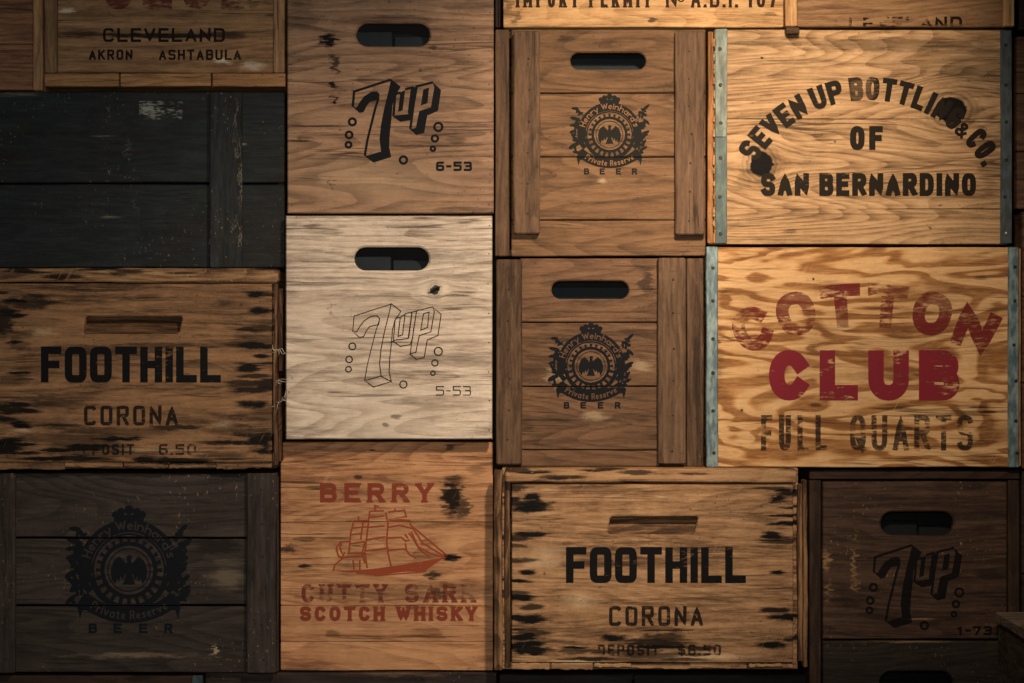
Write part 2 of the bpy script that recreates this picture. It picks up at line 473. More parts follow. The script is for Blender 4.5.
# ------------------------------------------------------------------ stroke alphabet (unit box, y up)
def arc(cx, cy, rx, ry, a0, a1, n=12, e=2.0):
    r = []
    for k in range(n + 1):
        t = math.radians(a0 + (a1 - a0) * k / n)
        c, s = math.cos(t), math.sin(t)
        r.append((cx + rx * math.copysign(abs(c) ** (2 / e), c), cy + ry * math.copysign(abs(s) ** (2 / e), s)))
    return r
def glyphs(e=3.0):
    A = lambda cx, cy, rx, ry, a0, a1, n=12: arc(cx, cy, rx, ry, a0, a1, n, e)
    g = {}
    g['A'] = [[(0, 0), (.5, 1), (1, 0)], [(.18, .3), (.82, .3)]]
    g['B'] = [[(0, .53), (0, 1), (.6, 1)] + A(.6, .765, .36, .235, 90, -90) + [(0, .53)], [(0, .53), (.6, .53)] + A(.6, .265, .4, .265, 90, -90) + [(0, 0), (0, .53)]]
    g['C'] = [A(.5, .5, .5, .5, 38, 322, 22)]
    g['D'] = [[(0, 0), (0, 1), (.45, 1)] + A(.45, .5, .55, .5, 90, -90, 16) + [(0, 0), (0, .1)]]
    g['E'] = [[(1, 1), (0, 1), (0, 0), (1, 0)], [(0, .52), (.85, .52)]]
    g['F'] = [[(1, 1), (0, 1), (0, 0)], [(0, .5), (.85, .5)]]
    g['G'] = [A(.5, .5, .5, .5, 38, 340, 22) + [(1, .45), (.55, .45)]]
    g['H'] = [[(0, 0), (0, 1)], [(1, 0), (1, 1)], [(0, .5), (1, .5)]]
    g['I'] = [[(.5, 0), (.5, 1)]]
    g['K'] = [[(0, 0), (0, 1)], [(1, 1), (0, .42)], [(.3, .6), (1, 0)]]
    g['L'] = [[(0, 1), (0, 0), (1, 0)]]
    g['M'] = [[(0, 0), (0, 1), (.5, .25), (1, 1), (1, 0)]]
    g['N'] = [[(0, 0), (0, 1), (1, 0), (1, 1)]]
    g['O'] = [A(.5, .5, .5, .5, 0, 360, 28)]
    g['P'] = [[(0, 0), (0, 1), (.6, 1)] + A(.6, .74, .4, .26, 90, -90) + [(0, .48)]]
    g['Q'] = g['O'] + [[(.55, .3), (1, -.06)]]
    g['R'] = [[(0, 0), (0, 1), (.6, 1)] + A(.6, .75, .4, .25, 90, -90) + [(0, .5)], [(.5, .5), (1, 0)]]
    g['S'] = [A(.5, .75, .5, .25, 25, 270, 16)[:-1] + A(.5, .25, .5, .25, 90, -155, 16)]
    g['T'] = [[(0, 1), (1, 1)], [(.5, 1), (.5, 0)]]
    g['U'] = [[(0, 1), (0, .4)] + A(.5, .4, .5, .4, 180, 360, 14) + [(1, 1)]]
    g['V'] = [[(0, 1), (.5, 0), (1, 1)]]
    g['W'] = [[(0, 1), (.25, 0), (.5, .9), (.75, 0), (1, 1)]]
    g['Y'] = [[(0, 1), (.5, .45), (1, 1)], [(.5, .45), (.5, 0)]]
    g['&'] = [[(1, 0), (.15, .8)] + A(.42, .82, .26, .18, 180, 0, 8) + [(.55, .55), (.05, .3)] + A(.4, .2, .36, .2, 170, 340, 10) + [(1, .45)]]
    g['$'] = [A(.5, .7, .5, .2, 25, 270, 12)[:-1] + A(.5, .3, .5, .2, 90, -155, 12), [(.5, -.05), (.5, 1.05)]]
    g['.'] = [[(.5, 0), (.5, .02)]]
    g['-'] = [[(0, .5), (1, .5)]]
    g["'"] = [[(.5, 1), (.5, .7)]]
    g['0'] = g['O']
    g['1'] = [[(.1, .8), (.6, 1), (.6, 0)]]
    g['3'] = [[(0, 1), (.6, 1)] + A(.6, .76, .36, .24, 90, -90) + [(.3, .52)], [(.6, .52)] + A(.6, .26, .4, .26, 90, -90) + [(0, 0)]]
    g['5'] = [[(1, 1), (0, 1), (0, .58), (.55, .58)] + A(.55, .29, .45, .29, 90, -90) + [(0, 0)]]
    g['6'] = [[(.95, 1), (.5, 1)] + A(.5, .5, .5, .5, 90, 180) + A(.5, .28, .5, .28, 180, 520, 20)]
    g['7'] = [[(0, 1), (1, 1), (.4, 0)]]
    # lower case (x-height .62)
    g['e'] = [[(0, .32), (1, .32)] + arc(.5, .31, .5, .31, 0, 310, 12)]
    g['n'] = [[(0, 0), (0, .62)], arc(.5, .36, .5, .26, 180, 0, 8) + [(1, 0)]]
    g['r'] = [[(0, 0), (0, .62)], [(0, .35), (.4, .6), (1, .58)]]
    g['y'] = [[(0, .62), (.5, 0)], [(1, .62), (.3, -.3)]]
    g['i'] = [[(.5, 0), (.5, .62)], [(.5, .85), (.5, .95)]]
    g['h'] = [[(0, 0), (0, 1)], arc(.5, .36, .5, .26, 180, 0, 8) + [(1, 0)]]
    g['a'] = [arc(.5, .31, .5, .31, 0, 360, 12), [(1, .62), (1, 0)]]
    g['d'] = [arc(.5, .31, .5, .31, 0, 360, 12), [(1, 1), (1, 0)]]
    g['s'] = [[(1, .55), (.3, .62), (.1, .45), (.9, .2), (.7, 0), (0, .05)]]
    g['v'] = [[(0, .62), (.5, 0), (1, .62)]]
    g['t'] = [[(.5, .9), (.5, 0), (.9, 0)], [(0, .62), (1, .62)]]
    return g
ADV = {'I': 0.0, 'M': 1.3, 'W': 1.45, '.': 0.0, ' ': 0.6, '1': 0.6, "'": 0.0, 'L': .92, 'i': 0.0, 'E': .9, 'F': .9, 't': .7, 'r': .7, 'e': .85, 's': .75, '&': 1.1, '-': .5}

def text(P, s, x0, x1, ytop, ybot, t, e=3.0, gap=None, serif=0.0, fmap=None, tv=None):
    """Fit a line of stroke lettering into a pixel box; fmap bends flat (x, y-up) into pixels."""
    g = glyphs(e); H = ybot - ytop; W = x1 - x0
    gap = t * 0.55 if gap is None else gap
    tot = sum(ADV.get(c, 1.0) for c in s)
    fixed = sum((t if c != ' ' else 0) for c in s) + gap * (len(s) - 1)
    u = (W - fixed) / tot
    cx = 0.0; F = Print()
    if fmap is None: fmap = lambda X, Y: (x0 + X, ybot - Y)
    for c in s:
        w = ADV.get(c, 1.0) * u
        if c != ' ':
            b0 = len(F.v)
            for pl in g[c]:
                pts = [(cx + t / 2 + p[0] * w, t / 2 + p[1] * (H - t)) for p in pl]
                dense = []
                for i, p in enumerate(pts):
                    if i and math.dist(p, pts[i - 1]) > H * 0.3:
                        a = pts[i - 1]
                        dense += [(a[0] + (p[0] - a[0]) * k / 3, a[1] + (p[1] - a[1]) * k / 3) for k in (1, 2)]
                    dense.append(p)
                closed = len(pts) > 8 and math.dist(pts[0], pts[-1]) < 0.02 * H
                if not closed and len(pl) >= 2:      # square off the stroke ends to the full box
                    for (i, j) in ((0, 1), (-1, -2)):
                        a, b = Vector(dense[i]), Vector(dense[j]); d = (a - b)
                        if d.length > 1e-6: dense[i] = tuple(a + d.normalized() * t * 0.48)
                F.ribbon(dense, t, closed)
                if serif:
                    for p in (pl[0], pl[-1]):
                        if p[1] in (0, 1) and c not in 'SCOGQ&':
                            X, Y = cx + t / 2 + p[0] * w, t * 0.22 + p[1] * (H - t * 0.44)
                            F.ribbon([(X - serif, Y), (X + serif, Y)], t * 0.45)
            if c not in 'Q$y':
                F.v[b0:] = [(x, min(H, max(0.0, yy))) for (x, yy) in F.v[b0:]]
            cx += w + t + gap
        else: cx += w + gap
    b = len(P.v)
    P.v += [fmap(*p) for p in F.v]; P.f += [tuple(i + b for i in f) for f in F.f]; P.k += F.k
    return P

def on_arc(cx, cy, R, W, H, a_mid=0.0):
    """Bend lettering over a circle whose centre lies below it (centre line on radius R)."""
    def f(X, Y):
        a = a_mid + (X - W / 2) / R; r = R + (Y - H / 2)
        return (cx + r * math.sin(a), cy - r * math.cos(a))
    return f
def under_arc(cx, cy, R, W, H):
    """Lettering along the bottom of a circle whose centre lies above it."""
    def f(X, Y):
        a = (X - W / 2) / R; r = R - (Y - H / 2)
        return (cx + r * math.sin(a), cy + r * math.cos(a))
    return f

# ------------------------------------------------------------------ crates
WALL_Y = 0.30
SEED = [0]
NAIL = {}
class Crate:
    def __init__(self, name, label, x0, x1, y0, y1, yf=0.0, cat='crate', group=None, back=WALL_Y - 0.004):
        self.box = (x0, x1, y0, y1); self.yf = yf; self.back = back
        o = wpt((x0 + x1) / 2, y1, yf); self.o = o
        self.root = bpy.data.objects.new(name, None)
        COL.objects.link(self.root)
        self.root.empty_display_size = 0.05
        self.root.location = o
        self.parts = []; self.face = None
        self.root['label'] = label; self.root['category'] = cat
        if group: self.root['group'] = group
    def loc(self, px, py, y=None):
        y = self.yf if y is None else y
        return wpt(px, py, y) - self.o
    def board(self, name, x0, x1, y0, y1, mat, dy=0.0, th=0.012, axis=None, gap=0.35, label=None, parent=None, **kw):
        y = self.yf + dy
        a = self.loc(x0 + gap, y1 - gap, y); b = self.loc(x1 - gap, y0 + gap, y)
        if axis is None: axis = 'H' if (x1 - x0) >= (y1 - y0) else 'V'
        SEED[0] += 1
        me = board_mesh((a.x, a.y, a.z), (b.x, a.y + th, b.z), axis, seed=SEED[0], **kw)
        o = link(name, me, mat, parent or self.root)
        if label: o['label'] = label
        if 'inner' not in name: self.parts.append((y, x0, x1, y0, y1, o))
        return o
    def panel(self, name, x0, x1, y0, y1, hole, mat, dy=0.0, th=0.012, gap=0.35, cham=0.0012):
        y = self.yf + dy
        def c(p): v = self.loc(p[0], p[1], y); return (v.x, v.z)
        n = 6
        out = [(x0 + gap + (x1 - x0 - 2 * gap) * k / n, y1 - gap) for k in range(n)] + [(x1 - gap, y1 - gap + (y0 - y1 + 2 * gap) * k / n) for k in range(n)] + \
              [(x1 - gap - (x1 - x0 - 2 * gap) * k / n, y0 + gap) for k in range(n)] + [(x0 + gap, y0 + gap + (y1 - y0 - 2 * gap) * k / n) for k in range(n)]
        me = plate_mesh([c(p) for p in out], [c(p) for p in hole], y - self.yf, y - self.yf + th, cham)
        o = link(name, me, mat, self.root)
        self.parts.append((y, x0, x1, y0, y1, o))
        if name == 'panel': self.face = o
        return o
    def shell(self, mat, th=0.010, front=0.014, top=True, ins=0.003, inner=None):
        """Sides, floor, lid and back that carry the visible end back to the wall."""
        x0, x1, y0, y1 = self.box
        a = self.loc(x0, y1); b = self.loc(x1, y0)
        lx, hx, lz, hz = a.x + ins, b.x - ins, a.z + 0.001, b.z - 0.0015
        f, k = front, self.back - self.yf
        def bx(nm, lo, hi, ax):
            SEED[0] += 1
            link(nm, board_mesh(lo, hi, ax, n=3, jit=0.0002, seed=SEED[0]), mat, self.root)
        bx('side_board', (lx, f, lz + th), (lx + th, k - th, hz - th), 'D')
        bx('side_board', (hx - th, f, lz + th), (hx, k - th, hz - th), 'D')
        bx('bottom_board', (lx, f, lz), (hx, k - th, lz + th), 'D')
        bx('top_board', (lx, f, hz - th), (hx, k - th, hz), 'D')
        bx('back_board', (lx, k - th, lz), (hx, k, hz), 'H')
    def nails(self, pts, mat, dy=0.0, r=0.0021, name='nail', proud=0.0006):
        key = (name, r, mat.name)
        if key not in NAIL:
            n = 8
            v = [(r * math.cos(6.2832 * k / n), 0.0006, r * math.sin(6.2832 * k / n)) for k in range(n)] + \
                [(r * .6 * math.cos(6.2832 * k / n), -proud, r * .6 * math.sin(6.2832 * k / n)) for k in range(n)]
            f = [(k, (k + 1) % n, n + (k + 1) % n, n + k) for k in range(n)] + [tuple(range(n, 2 * n))]
            me = mesh(name, v, f); me.materials.append(mat); NAIL[key] = me
        for (px, py) in pts:
            on = sorted([p for p in self.parts if p[1] <= px <= p[2] and p[3] <= py <= p[4]], key=lambda p: p[0])
            link(name, NAIL[key], mat, on[0][5] if on else self.root, self.loc(px, py, (on[0][0] if on else self.yf + dy)))

def col_nails(x, y0, y1, n, seed=0, j=1.5):
    R = random.Random(seed)
    return [(x + R.uniform(-j, j), y0 + (y1 - y0) * k / max(1, n - 1) + R.uniform(-j, j)) for k in range(n)]

M_NAIL = plain('nail_iron', '#1d1a18', 0.6)
M_RIVET = plain('rivet_iron', '#20211f', 0.5)
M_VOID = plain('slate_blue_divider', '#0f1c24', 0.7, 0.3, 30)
M_DARK = plain('black_inner_shade', '#0c0f12', 0.8, 0.3, 30)  # black paints the deep shade seen through the hand holes
M_BLACK = ink('black_stencil_ink', '#0d0f12', 0.05)

# ------------------------------------------------------------------ setting
def struct(name, lo, hi, mat):
    v = [(x, y, z) for x in (lo[0], hi[0]) for y in (lo[1], hi[1]) for z in (lo[2], hi[2])]
    f = [(0, 1, 3, 2), (4, 6, 7, 5), (0, 4, 5, 1), (2, 3, 7, 6), (0, 2, 6, 4), (1, 5, 7, 3)]
    o = link(name, mesh(name, v, f), mat); o['kind'] = 'structure'
    return o
struct('floor', (-3, -4, -0.05), (3, 0.5, 0.0), plain('floor_concrete', '#3a3633', 0.8, 0.3, 8))
struct('wall_back', (-3, WALL_Y, 0.0), (3, 0.4, 2.8), plain('wall_plaster', '#2a2826', 0.9, 0.2, 10))

# ------------------------------------------------------------------ printed logos
def bubble_logo(P, ox, oy, outline=False):
    """Tilted three-dimensional numeral and two letters with rings round them (offsets from the top crate's print)."""
    k = 1 / 6.504
    c = lambda pts: [(ox + 335 + x * k, oy + 70 + y * k) for (x, y) in pts]
    lw = 2.4
    solid = [
        [(365, 60), (428, 108), (416, 130), (392, 160), (374, 230), (368, 310), (356, 420), (352, 500), (366, 566), (300, 532), (290, 450), (299, 360), (322, 240), (350, 130)],
        [(190, 556), (212, 556), (298, 530), (366, 566), (250, 602)],
        [(112, 236), (140, 244), (160, 210), (190, 170), (235, 142), (272, 138), (290, 155), (284, 196), (258, 200), (226, 208), (206, 234), (186, 274), (158, 278)],
        [(425, 148), (456, 128), (440, 262), (410, 272)],
        [(500, 114), (530, 108), (505, 280), (490, 326), (425, 337), (378, 304), (392, 296), (476, 286)],
        [(575, 126), (612, 114), (602, 214), (558, 232)],
        [(635, 78), (690, 130), (670, 266), (600, 296), (580, 410), (528, 422), (488, 386), (526, 376), (548, 268), (624, 242), (646, 112)],
    ]
    lines = [
        ([(365, 62), (124, 140), (116, 238)], False),
        ([(284, 180), (262, 250), (232, 370), (210, 460), (194, 556)], False),
        ([(412, 148), (392, 160), (380, 300)], False), ([(428, 148), (398, 152)], False),
        ([(456, 126), (502, 114), (480, 282)], False),
        ([(490, 384), (512, 220), (532, 106), (638, 80)], False),
    ]
    rings = [(113, 337, 22), (92, 422, 21), (88, 486, 18), (672, 370, 26), (650, 445, 20), (637, 512, 14), (445, 585, 23)]
    for s in solid:
        if outline: P.ribbon(c(s), 1.0, True)
        else: P.poly(c(s))
    for s, cl in lines: P.ribbon(c(s), 0.9 if outline else lw, cl)
    for (x, y, r) in rings:
        P.circle(ox + 335 + x * k, oy + 70 + y * k, r * k, 1.3 if outline else 2.4, 20)

def eagle_emblem(P, T, T2, cx, cy, s, seed=1, leaves=13):
    """Round brewery emblem: arched name band, cog ring, spread eagle, scroll below, hop leaves at the sides."""
    R = random.Random(seed)
    X = lambda x, y: (cx + x * s, cy + y * s)
    P.circle(cx, cy, 28 * s, 8.2 * s, 40, -17, 197)
    for m in (-1, 1):
        P.poly([X(m * 22, 3), X(m * 37, -8.5), X(m * 31.5, -13), X(m * 25, -9)])
        P.poly([X(m * 22.5, 12), X(m * 31, 2), X(m * 30, 10), X(m * 26, 15)])
        P.poly([X(m * 28, 14), X(m * 33, 22), X(m * 31, 31), X(m * 29.5, 25.5), X(m * 24, 25)])
    for (x, y, r) in ((-8.5, -35, 2.4), (-5, -36.8, 2.6), (0, -38, 3), (5, -36.8, 2.6), (8.5, -35, 2.4)): P.disc(cx + x * s, cy + y * s, r * s, n=10)
    P.poly([X(-10, -35), X(10, -35), X(9, -30), X(-9, -30)])
    P.circle(cx, cy, 16.8 * s, 2.6 * s); P.circle(cx, cy, 13.4 * s, 0.7 * s); P.circle(cx, cy, 22.8 * s, 1.3 * s)
    P.circle(cx, cy, 24.4 * s, 3.0 * s, 24, 190, 350)
    for k in range(24):
        a = 6.2832 * k / 24; low = math.sin(a) > 0.05
        w0, w1 = (0.07, 0.05) if low else (0.035, 0.065)
        pr = lambda r, d: X(r * math.cos(a + d), r * math.sin(a + d))
        r1 = 22.5 if low else 20.8
        P.poly([pr(17.5, -w0), pr(r1, -w1), pr(r1, w1), pr(17.5, w0)])
    for m in (-1, 1):
        P.poly([X(0, -2.5), X(m * 2.2, -4.5), X(m * 6, -8.6), X(m * 9.5, -6), X(m * 11.6, 0), X(m * 11, 5.5), X(m * 8.6, 9), X(m * 7.6, 5), X(m * 6.4, 7.6), X(m * 5.2, 3.6), X(m * 4, 6), X(m * 2.5, 2.5), X(0, 3)])
    P.poly([X(-1.6, -8.5), X(0, -9.6), X(2.2, -8.6), X(1.2, -6.4), X(2.2, -2), X(2, 4), X(4, 9.2), X(-4, 9.2), X(-2, 4), X(-2.2, -2), X(-1, -6)])
    bc = -14.7 * s
    pts = [(cx + 43.7 * s * math.sin(math.radians(a)), cy + bc + 43.7 * s * math.cos(math.radians(a))) for a in range(-42, 43, 4)]
    P.ribbon(pts, 9.2 * s)
    for ch, x in zip('BEER', (-25.5, -9.8, 6.4, 22.4)):
        text(P, ch, cx + x * s, cx + (x + 5.2) * s, cy + 33.8 * s, cy + 40 * s, 1.5 * s, serif=0.9 * s)
    for m in (-1, 1):
        for k in range(leaves):
            y = -25 + 42 * k / (leaves - 1) + R.uniform(-2, 2); x = m * R.uniform(31, 37)
            L = R.uniform(3.0, 5.2); rot = math.atan2(R.uniform(-9, 5), m * R.uniform(4, 10))
            bx, by = X(x, y)
            P.disc(bx, by, L * s, 1.5 * s, 10, rot)
            P.disc(bx - m * 2 * s, by + 2.4 * s, L * 0.7 * s, 1.2 * s, 8, rot + 1.3 * m)
            ex, ey = X(x - m * 6, y * 0.8)
            P.ribbon([(ex, ey), (bx, by)], 0.6 * s)
    W = 72 * s
    text(T, "Henry Weinhard's", 0, W, 0, 6.2 * s, 0.95 * s, gap=0.75 * s, fmap=on_arc(cx, cy, 28.0 * s, W, 5.4 * s))
    W = 50 * s
    text(T2, "Private Reserve", 0, W, 0, 5.8 * s, 0.9 * s, gap=0.7 * s, fmap=under_arc(cx, cy + bc, 43.7 * s, W, 5.0 * s))

def handle_hole(x0, x1, y0, y1): return stadium(x0, x1, y0, y1)

# ================================================================== top left: reddish crate and the framed crate
c = Crate('wooden_crate', 'reddish brown plank crate cut off at the top left corner', -250, 43, -120, 90, 0.012)
w = wood('reddish_timber', '#9a6b4a', '#7d5238', '#4f3122', crate=c, dirt=0.35)
we = wood('pale_edge_timber', '#b98f62', '#987048', '#6b4a2d', 'V', crate=c)
for a, b in ((-120, -40), (-40, 44), (44, 90)): c.board('plank', -250, 33, a, b, w)
c.board('corner_post', 32.5, 43, -120, 90.5, we, -0.006, 0.02)
c.shell(w)

c = Crate('wooden_crate', 'tan crate with a city name over two town names in black, framed by rails', 44, 285.5, -130, 86, 0.0)
w = wood('tan_crate_timber', '#b98d5f', '#9a7048', '#66452b', crate=c, dirt=0.3, ring=0.3,
         stains=[(165, 35, 80, 3.0, .85), (80, 33, 24, 4, .6), (225, 35, 22, 4, .7), (252, 5, 8, 5, .4)], pale=[(66, 10, 9, 3, .6), (222, 60, 12, 4, .8), (252, 66, 16, 4, .45)], palecol='#c9c4b4')
wr = wood('tan_rail_timber', '#a98257', '#8b6540', '#5c4028', 'V', crate=c)
wb = wood('tan_foot_timber', '#bd8a57', '#a17042', '#6e4a2a', crate=c)
for a, b in ((-130, -52), (-52, 73)): c.board('plank', 57, 274, a, b, w, 0.004)
c.board('rail', 44, 57.5, -130, 73, wr); c.board('rail', 273, 285, -130, 73, wr)
for a, b in ((44, 119), (120, 211), (212, 285.5)): c.board('foot_block', a, b, 73, 86.5, wb, -0.003, 0.016, cham=0.001)
c.shell(w, front=0.02)
P = text(Print(), 'CLEVELAND', 103, 225, 28, 42, 2.6, e=4, gap=3.0)
bt = ink('black_town_ink', '#15120f', 0.28)
P.build(c, 'city_lettering', 0.004, bt, label='black stencilled city name')
text(Print(), 'AKRON', 89, 132.5, 49.5, 60, 2.1, e=4, gap=2.2).build(c, 'town_lettering', 0.004, bt, label='short black town name')
text(Print(), 'ASHTABULA', 159, 241, 49.5, 60, 2.1, e=4, gap=2.2).build(c, 'town_lettering', 0.004, bt, label='long black town name')
P = text(Print(), 'CLUB', 103, 252, -42, 9.5, 13, e=2.3, gap=9)
P.build(c, 'red_lettering', 0.004, ink('red_town_ink', '#5a2627', 0.52, fade=0.3), label='bottom of worn red capitals')

# ================================================================== left: charcoal crate
c = Crate('wooden_crate', 'large charcoal painted plank crate with one vertical batten', -160, 285.5, 91.5, 268, 0.006)
w = wood('charcoal_timber', '#2b3438', '#1c2529', '#0f1519', crate=c, dirt=0.35, dirtcol='#101214', specks=0.2, chips=0.5, chipcol='#77736a', vary=0.15, streak=0.6, ring=0.2, rough=0.62,
         pale=[(20, 94, 30, 3, .35), (128, 150, 1, 14, .3), (136, 205, 1, 10, .25), (104, 136, 14, 0.8, .35), (110, 217, 12, 2, .4), (242, 144, 6, 1.6, .6)], palecol='#857f74')
wv = wood('charcoal_batten_timber', '#333a3c', '#22292b', '#12171a', 'V', crate=c, dirt=0.3, chips=0.6, chipcol='#8a8378', vary=0.1, ring=0.2,
          pale=[(240, 175, 0.9, 40, .45), (239, 235, 0.9, 22, .5), (236, 120, 1.4, 20, .3)], palecol='#8f8878')
for a, b in ((91.5, 183), (184, 268)): c.board('plank', -160, 285.5, a, b, w, gap=0.5, cham=0.0016)
c.board('batten', 209, 242, 91.5, 268, wv, -0.010, 0.010, cham=0.0016)
c.shell(w)
st = ink('paper_remnant', '#7d847e', 0.68, scale=1.4)
P = Print(); P.poly([(139, 101), (182, 101), (182.5, 119), (139, 119.5)]); P.ribbon([(139.5, 101.5), (182, 101.5), (182, 119), (139.5, 119), (139.5, 101.5)], 1.0)
P.build(c, 'paper_sticker', 0.006, st, label='torn remains of a pale paper sticker')
c.nails([(69, 98), (107, 108), (178, 106), (263, 122), (225, 101), (226, 257), (203, 212)], plain('pale_nail', '#6a6a66', 0.5), r=0.0011)

# ================================================================== foothill style crates (left and lower middle)
def foothill(name, label, x0, x1, y0, y1, ox, oy, yf, light, mid, dark, stains, pale, price, tophi, right_side, left_side, dirt, inkwear, seedpal):
    c = Crate(name, label, x0, x1, y0, y1, yf)
    w = wood(seedpal + '_timber', light, mid, dark, crate=c, dirt=dirt, stains=stains, pale=pale, ring=0.28, streak=0.9, dirtcol='#120e0b', specks=0.5, mottle=0.6, scratch=0.5)
    wt = wood(seedpal + '_rim_timber', tophi, mid, dark, crate=c, dirt=0.6, streak=1.3, chips=0.4, stains=streaks(px0 if 0 else max(x0, 0), x1, y0, y0 + 14, 9, 7))
    ws = wood(seedpal + '_side_timber', mid, dark, '#1c130d', 'V', crate=c, dirt=0.6, streak=1.3)
    px0, px1 = x0 + 17.5, ox + (272 if x0 < 0 else 268.5)
    # hand grip: a slot cut in the panel with a sloping floor
    gx0, gx1, gy0, gy1 = ox + 84, ox + (182 if x0 < 0 else 173), oy + 48.5, oy + 66.0
    hole = [(gx1, gy0 + 2), (gx1 - 1, gy0), (gx0 + 3, gy0), (gx0 + 1, gy0 + 2), (gx0 - 1, gy1 - 2), (gx0, gy1), (gx1 - 6, gy1), (gx1 - 3, gy1 - 2)]
    if x0 < 0: px0 = x0 + 4
    c.panel('panel', px0, px1, oy + 15, oy + 194.5, hole, w)
    a = c.loc(gx0 - 3, gy1 + 2); b = c.loc(gx1 + 3, gy0 - 3)
    v = [(a.x, 0.030, b.z), (b.x, 0.030, b.z), (b.x, 0.0022, a.z), (a.x, 0.0022, a.z), (a.x, 0.034, b.z), (b.x, 0.034, b.z), (b.x, 0.034, a.z), (a.x, 0.034, a.z)]
    f = [(0, 3, 2, 1), (4, 5, 6, 7), (0, 1, 5, 4), (2, 3, 7, 6), (1, 2, 6, 5), (0, 4, 7, 3)]
    link('hand_grip', mesh('hand_grip', v, f), wood(seedpal + '_grip_timber', mid, dark, '#2a1810', crate=c, dirt=0.2, bump=0.2), c.root)
    c.board('top_rail', x0 if x0 < 0 else px0 - 6.5, px1 + (6 if x0 < 0 else 4), oy, oy + 14.5, wt, -0.006, 0.03, jit=0.0008, n=14, cham=0.002)
    # splintered foot of the panel
    R = random.Random(len(label)); xx = px0
    while xx < px1 - 4:
        e = min(px1, xx + R.uniform(34, 92))
        c.board('splintered_strip', xx, e, oy + 194.5 + R.uniform(-1.2, 1.2), oy + 200.5 + R.uniform(-1.5, 1.0), w, R.uniform(-0.001, 0.006), 0.02, axis='H', n=12, jit=0.0011, jit2=0.0016)
        xx = e + R.uniform(-2, 1)
    for (sx0, sx1, sy0, sy1, dy) in right_side + left_side:
        c.board('side_slat', sx0, sx1, sy0, sy1, ws, dy, 0.02, axis='V', n=12, jit=0.0011, jit2=0.0011)
    c.shell(w, front=0.016, ins=0.012)
    bi = ink(seedpal + '_ink', '#0c0d0f', inkwear)
    P = text(Print(), 'FOOTHILL', ox + 41, ox + 221, oy + 78.5, oy + 114.5, 7.5, e=6, gap=3.2)
    P.build(c, 'large_lettering', yf, bi, label='bold black stencilled word in block capitals')
    P = text(Print(), 'CORONA', ox + 84, ox + 178, oy + 137.5, oy + 157.5, 3.5, e=6, gap=4.2)
    P.build(c, 'small_lettering', yf, ink(seedpal + '_small_ink', '#14110f', inkwear + 0.12, 0.2), label='smaller black stencilled word')
    P = text(Print(), 'DEPOSIT', ox + 73, ox + 134, oy + 176, oy + 187, 2.2, e=5, gap=2.8)
    di = ink(seedpal + '_deposit_ink', '#14110f', inkwear + 0.12, 0.25)
    P.build(c, 'deposit_lettering', yf, di, label='faded small black word')
    text(Print(), price, ox + (153 if '$' in price else 159), ox + 196, oy + 176, oy + 187, 2.2, e=5, gap=2.8).build(c, 'price_lettering', yf, di, label='faded small black price')
    return c

def streaks(x0, x1, y0, y1, n, seed, big=1.0):
    R = random.Random(seed)
    return [(R.uniform(x0, x1), R.uniform(y0, y1), R.uniform(9, 28) * big, R.uniform(1.2, 4.2), R.uniform(.7, .98)) for _ in range(n)]
A4 = streaks(242, 274, 288, 462, 18, 1) + streaks(-4, 28, 288, 462, 18, 2) + streaks(40, 240, 425, 464, 12, 3, 1.6) + [(255, 295, 9, 3, .9), (261, 311, 16, 4, .95), (249, 330, 20, 3.5, .85), (252, 346, 24, 4, .95), (249, 368, 15, 6, .9), (263, 384, 14, 9, .85), (252, 404, 22, 5, .9), (262, 441, 22, 11, .9),
      (30, 302, 28, 9, .75), (3, 320, 12, 20, .8), (8, 410, 16, 8, .85), (8, 447, 18, 12, .9), (144, 460, 14, 4, .9), (110, 432, 70, 6, .5), (60, 405, 40, 4, .45), (230, 430, 30, 8, .5),
      (148, 296, 16, 3, .5), (225, 302, 10, 4, .5), (20, 345, 14, 8, .5), (90, 455, 60, 6, .5), (15, 380, 18, 7, .5), (220, 455, 30, 5, .6)]
c = foothill('wooden_crate', 'weathered brown crate with bold black block capitals, below the charcoal crate', -20, 283, 268, 470, 0, 268, -0.022,
         '#a5774c', '#85603e', '#4a3020', A4, [(25, 430, 14, 4, .4), (45, 332, 16, 5, .3), (225, 425, 12, 4, .35), (175, 450, 70, 2, .25)], '6.50', '#b58d5c',
         [(273, 277.5, 283, 466, 0.002), (277.5, 283, 288, 372, 0.010), (277, 282, 378, 462, 0.014)], [], 0.6, 0.31, 'left_block')
# frayed twine caught on the side slats
def twine(c, x, y, n, seed, length):
    R = random.Random(seed); P = []
    me_v, me_f = [], []
    for k in range(n):
        a = R.uniform(-0.9, 2.6); px, py, dy = x, y, c.yf + 0.004
        L = R.uniform(0.5, 1) * length; prev = None
        for i in range(9):
            p = c.loc(px, py, dy - 0.0025 * math.sin(i * 0.5))
            ring = []
            for j in range(3):
                t = 2.094 * j
                ring.append(len(me_v)); me_v.append((p.x + 0.0004 * math.cos(t), p.y + 0.0004 * math.sin(t), p.z + 0.0003 * math.sin(t + 1)))
            if prev:
                for j in range(3): me_f.append((prev[j], prev[(j + 1) % 3], ring[(j + 1) % 3], ring[j]))
            prev = ring
            a += R.uniform(-0.7, 0.7); px += math.cos(a) * L / 8; py += math.sin(a) * L / 8
    o = link('frayed_twine', mesh('frayed_twine', me_v, me_f), plain('twine_fibre', '#9a9486', 0.9), c.root)
    o['label'] = 'pale frayed twine'
twine(c, 279, 402, 9, 4, 22); twine(c, 278, 380, 6, 9, 14); twine(c, 279, 349, 6, 2, 14)

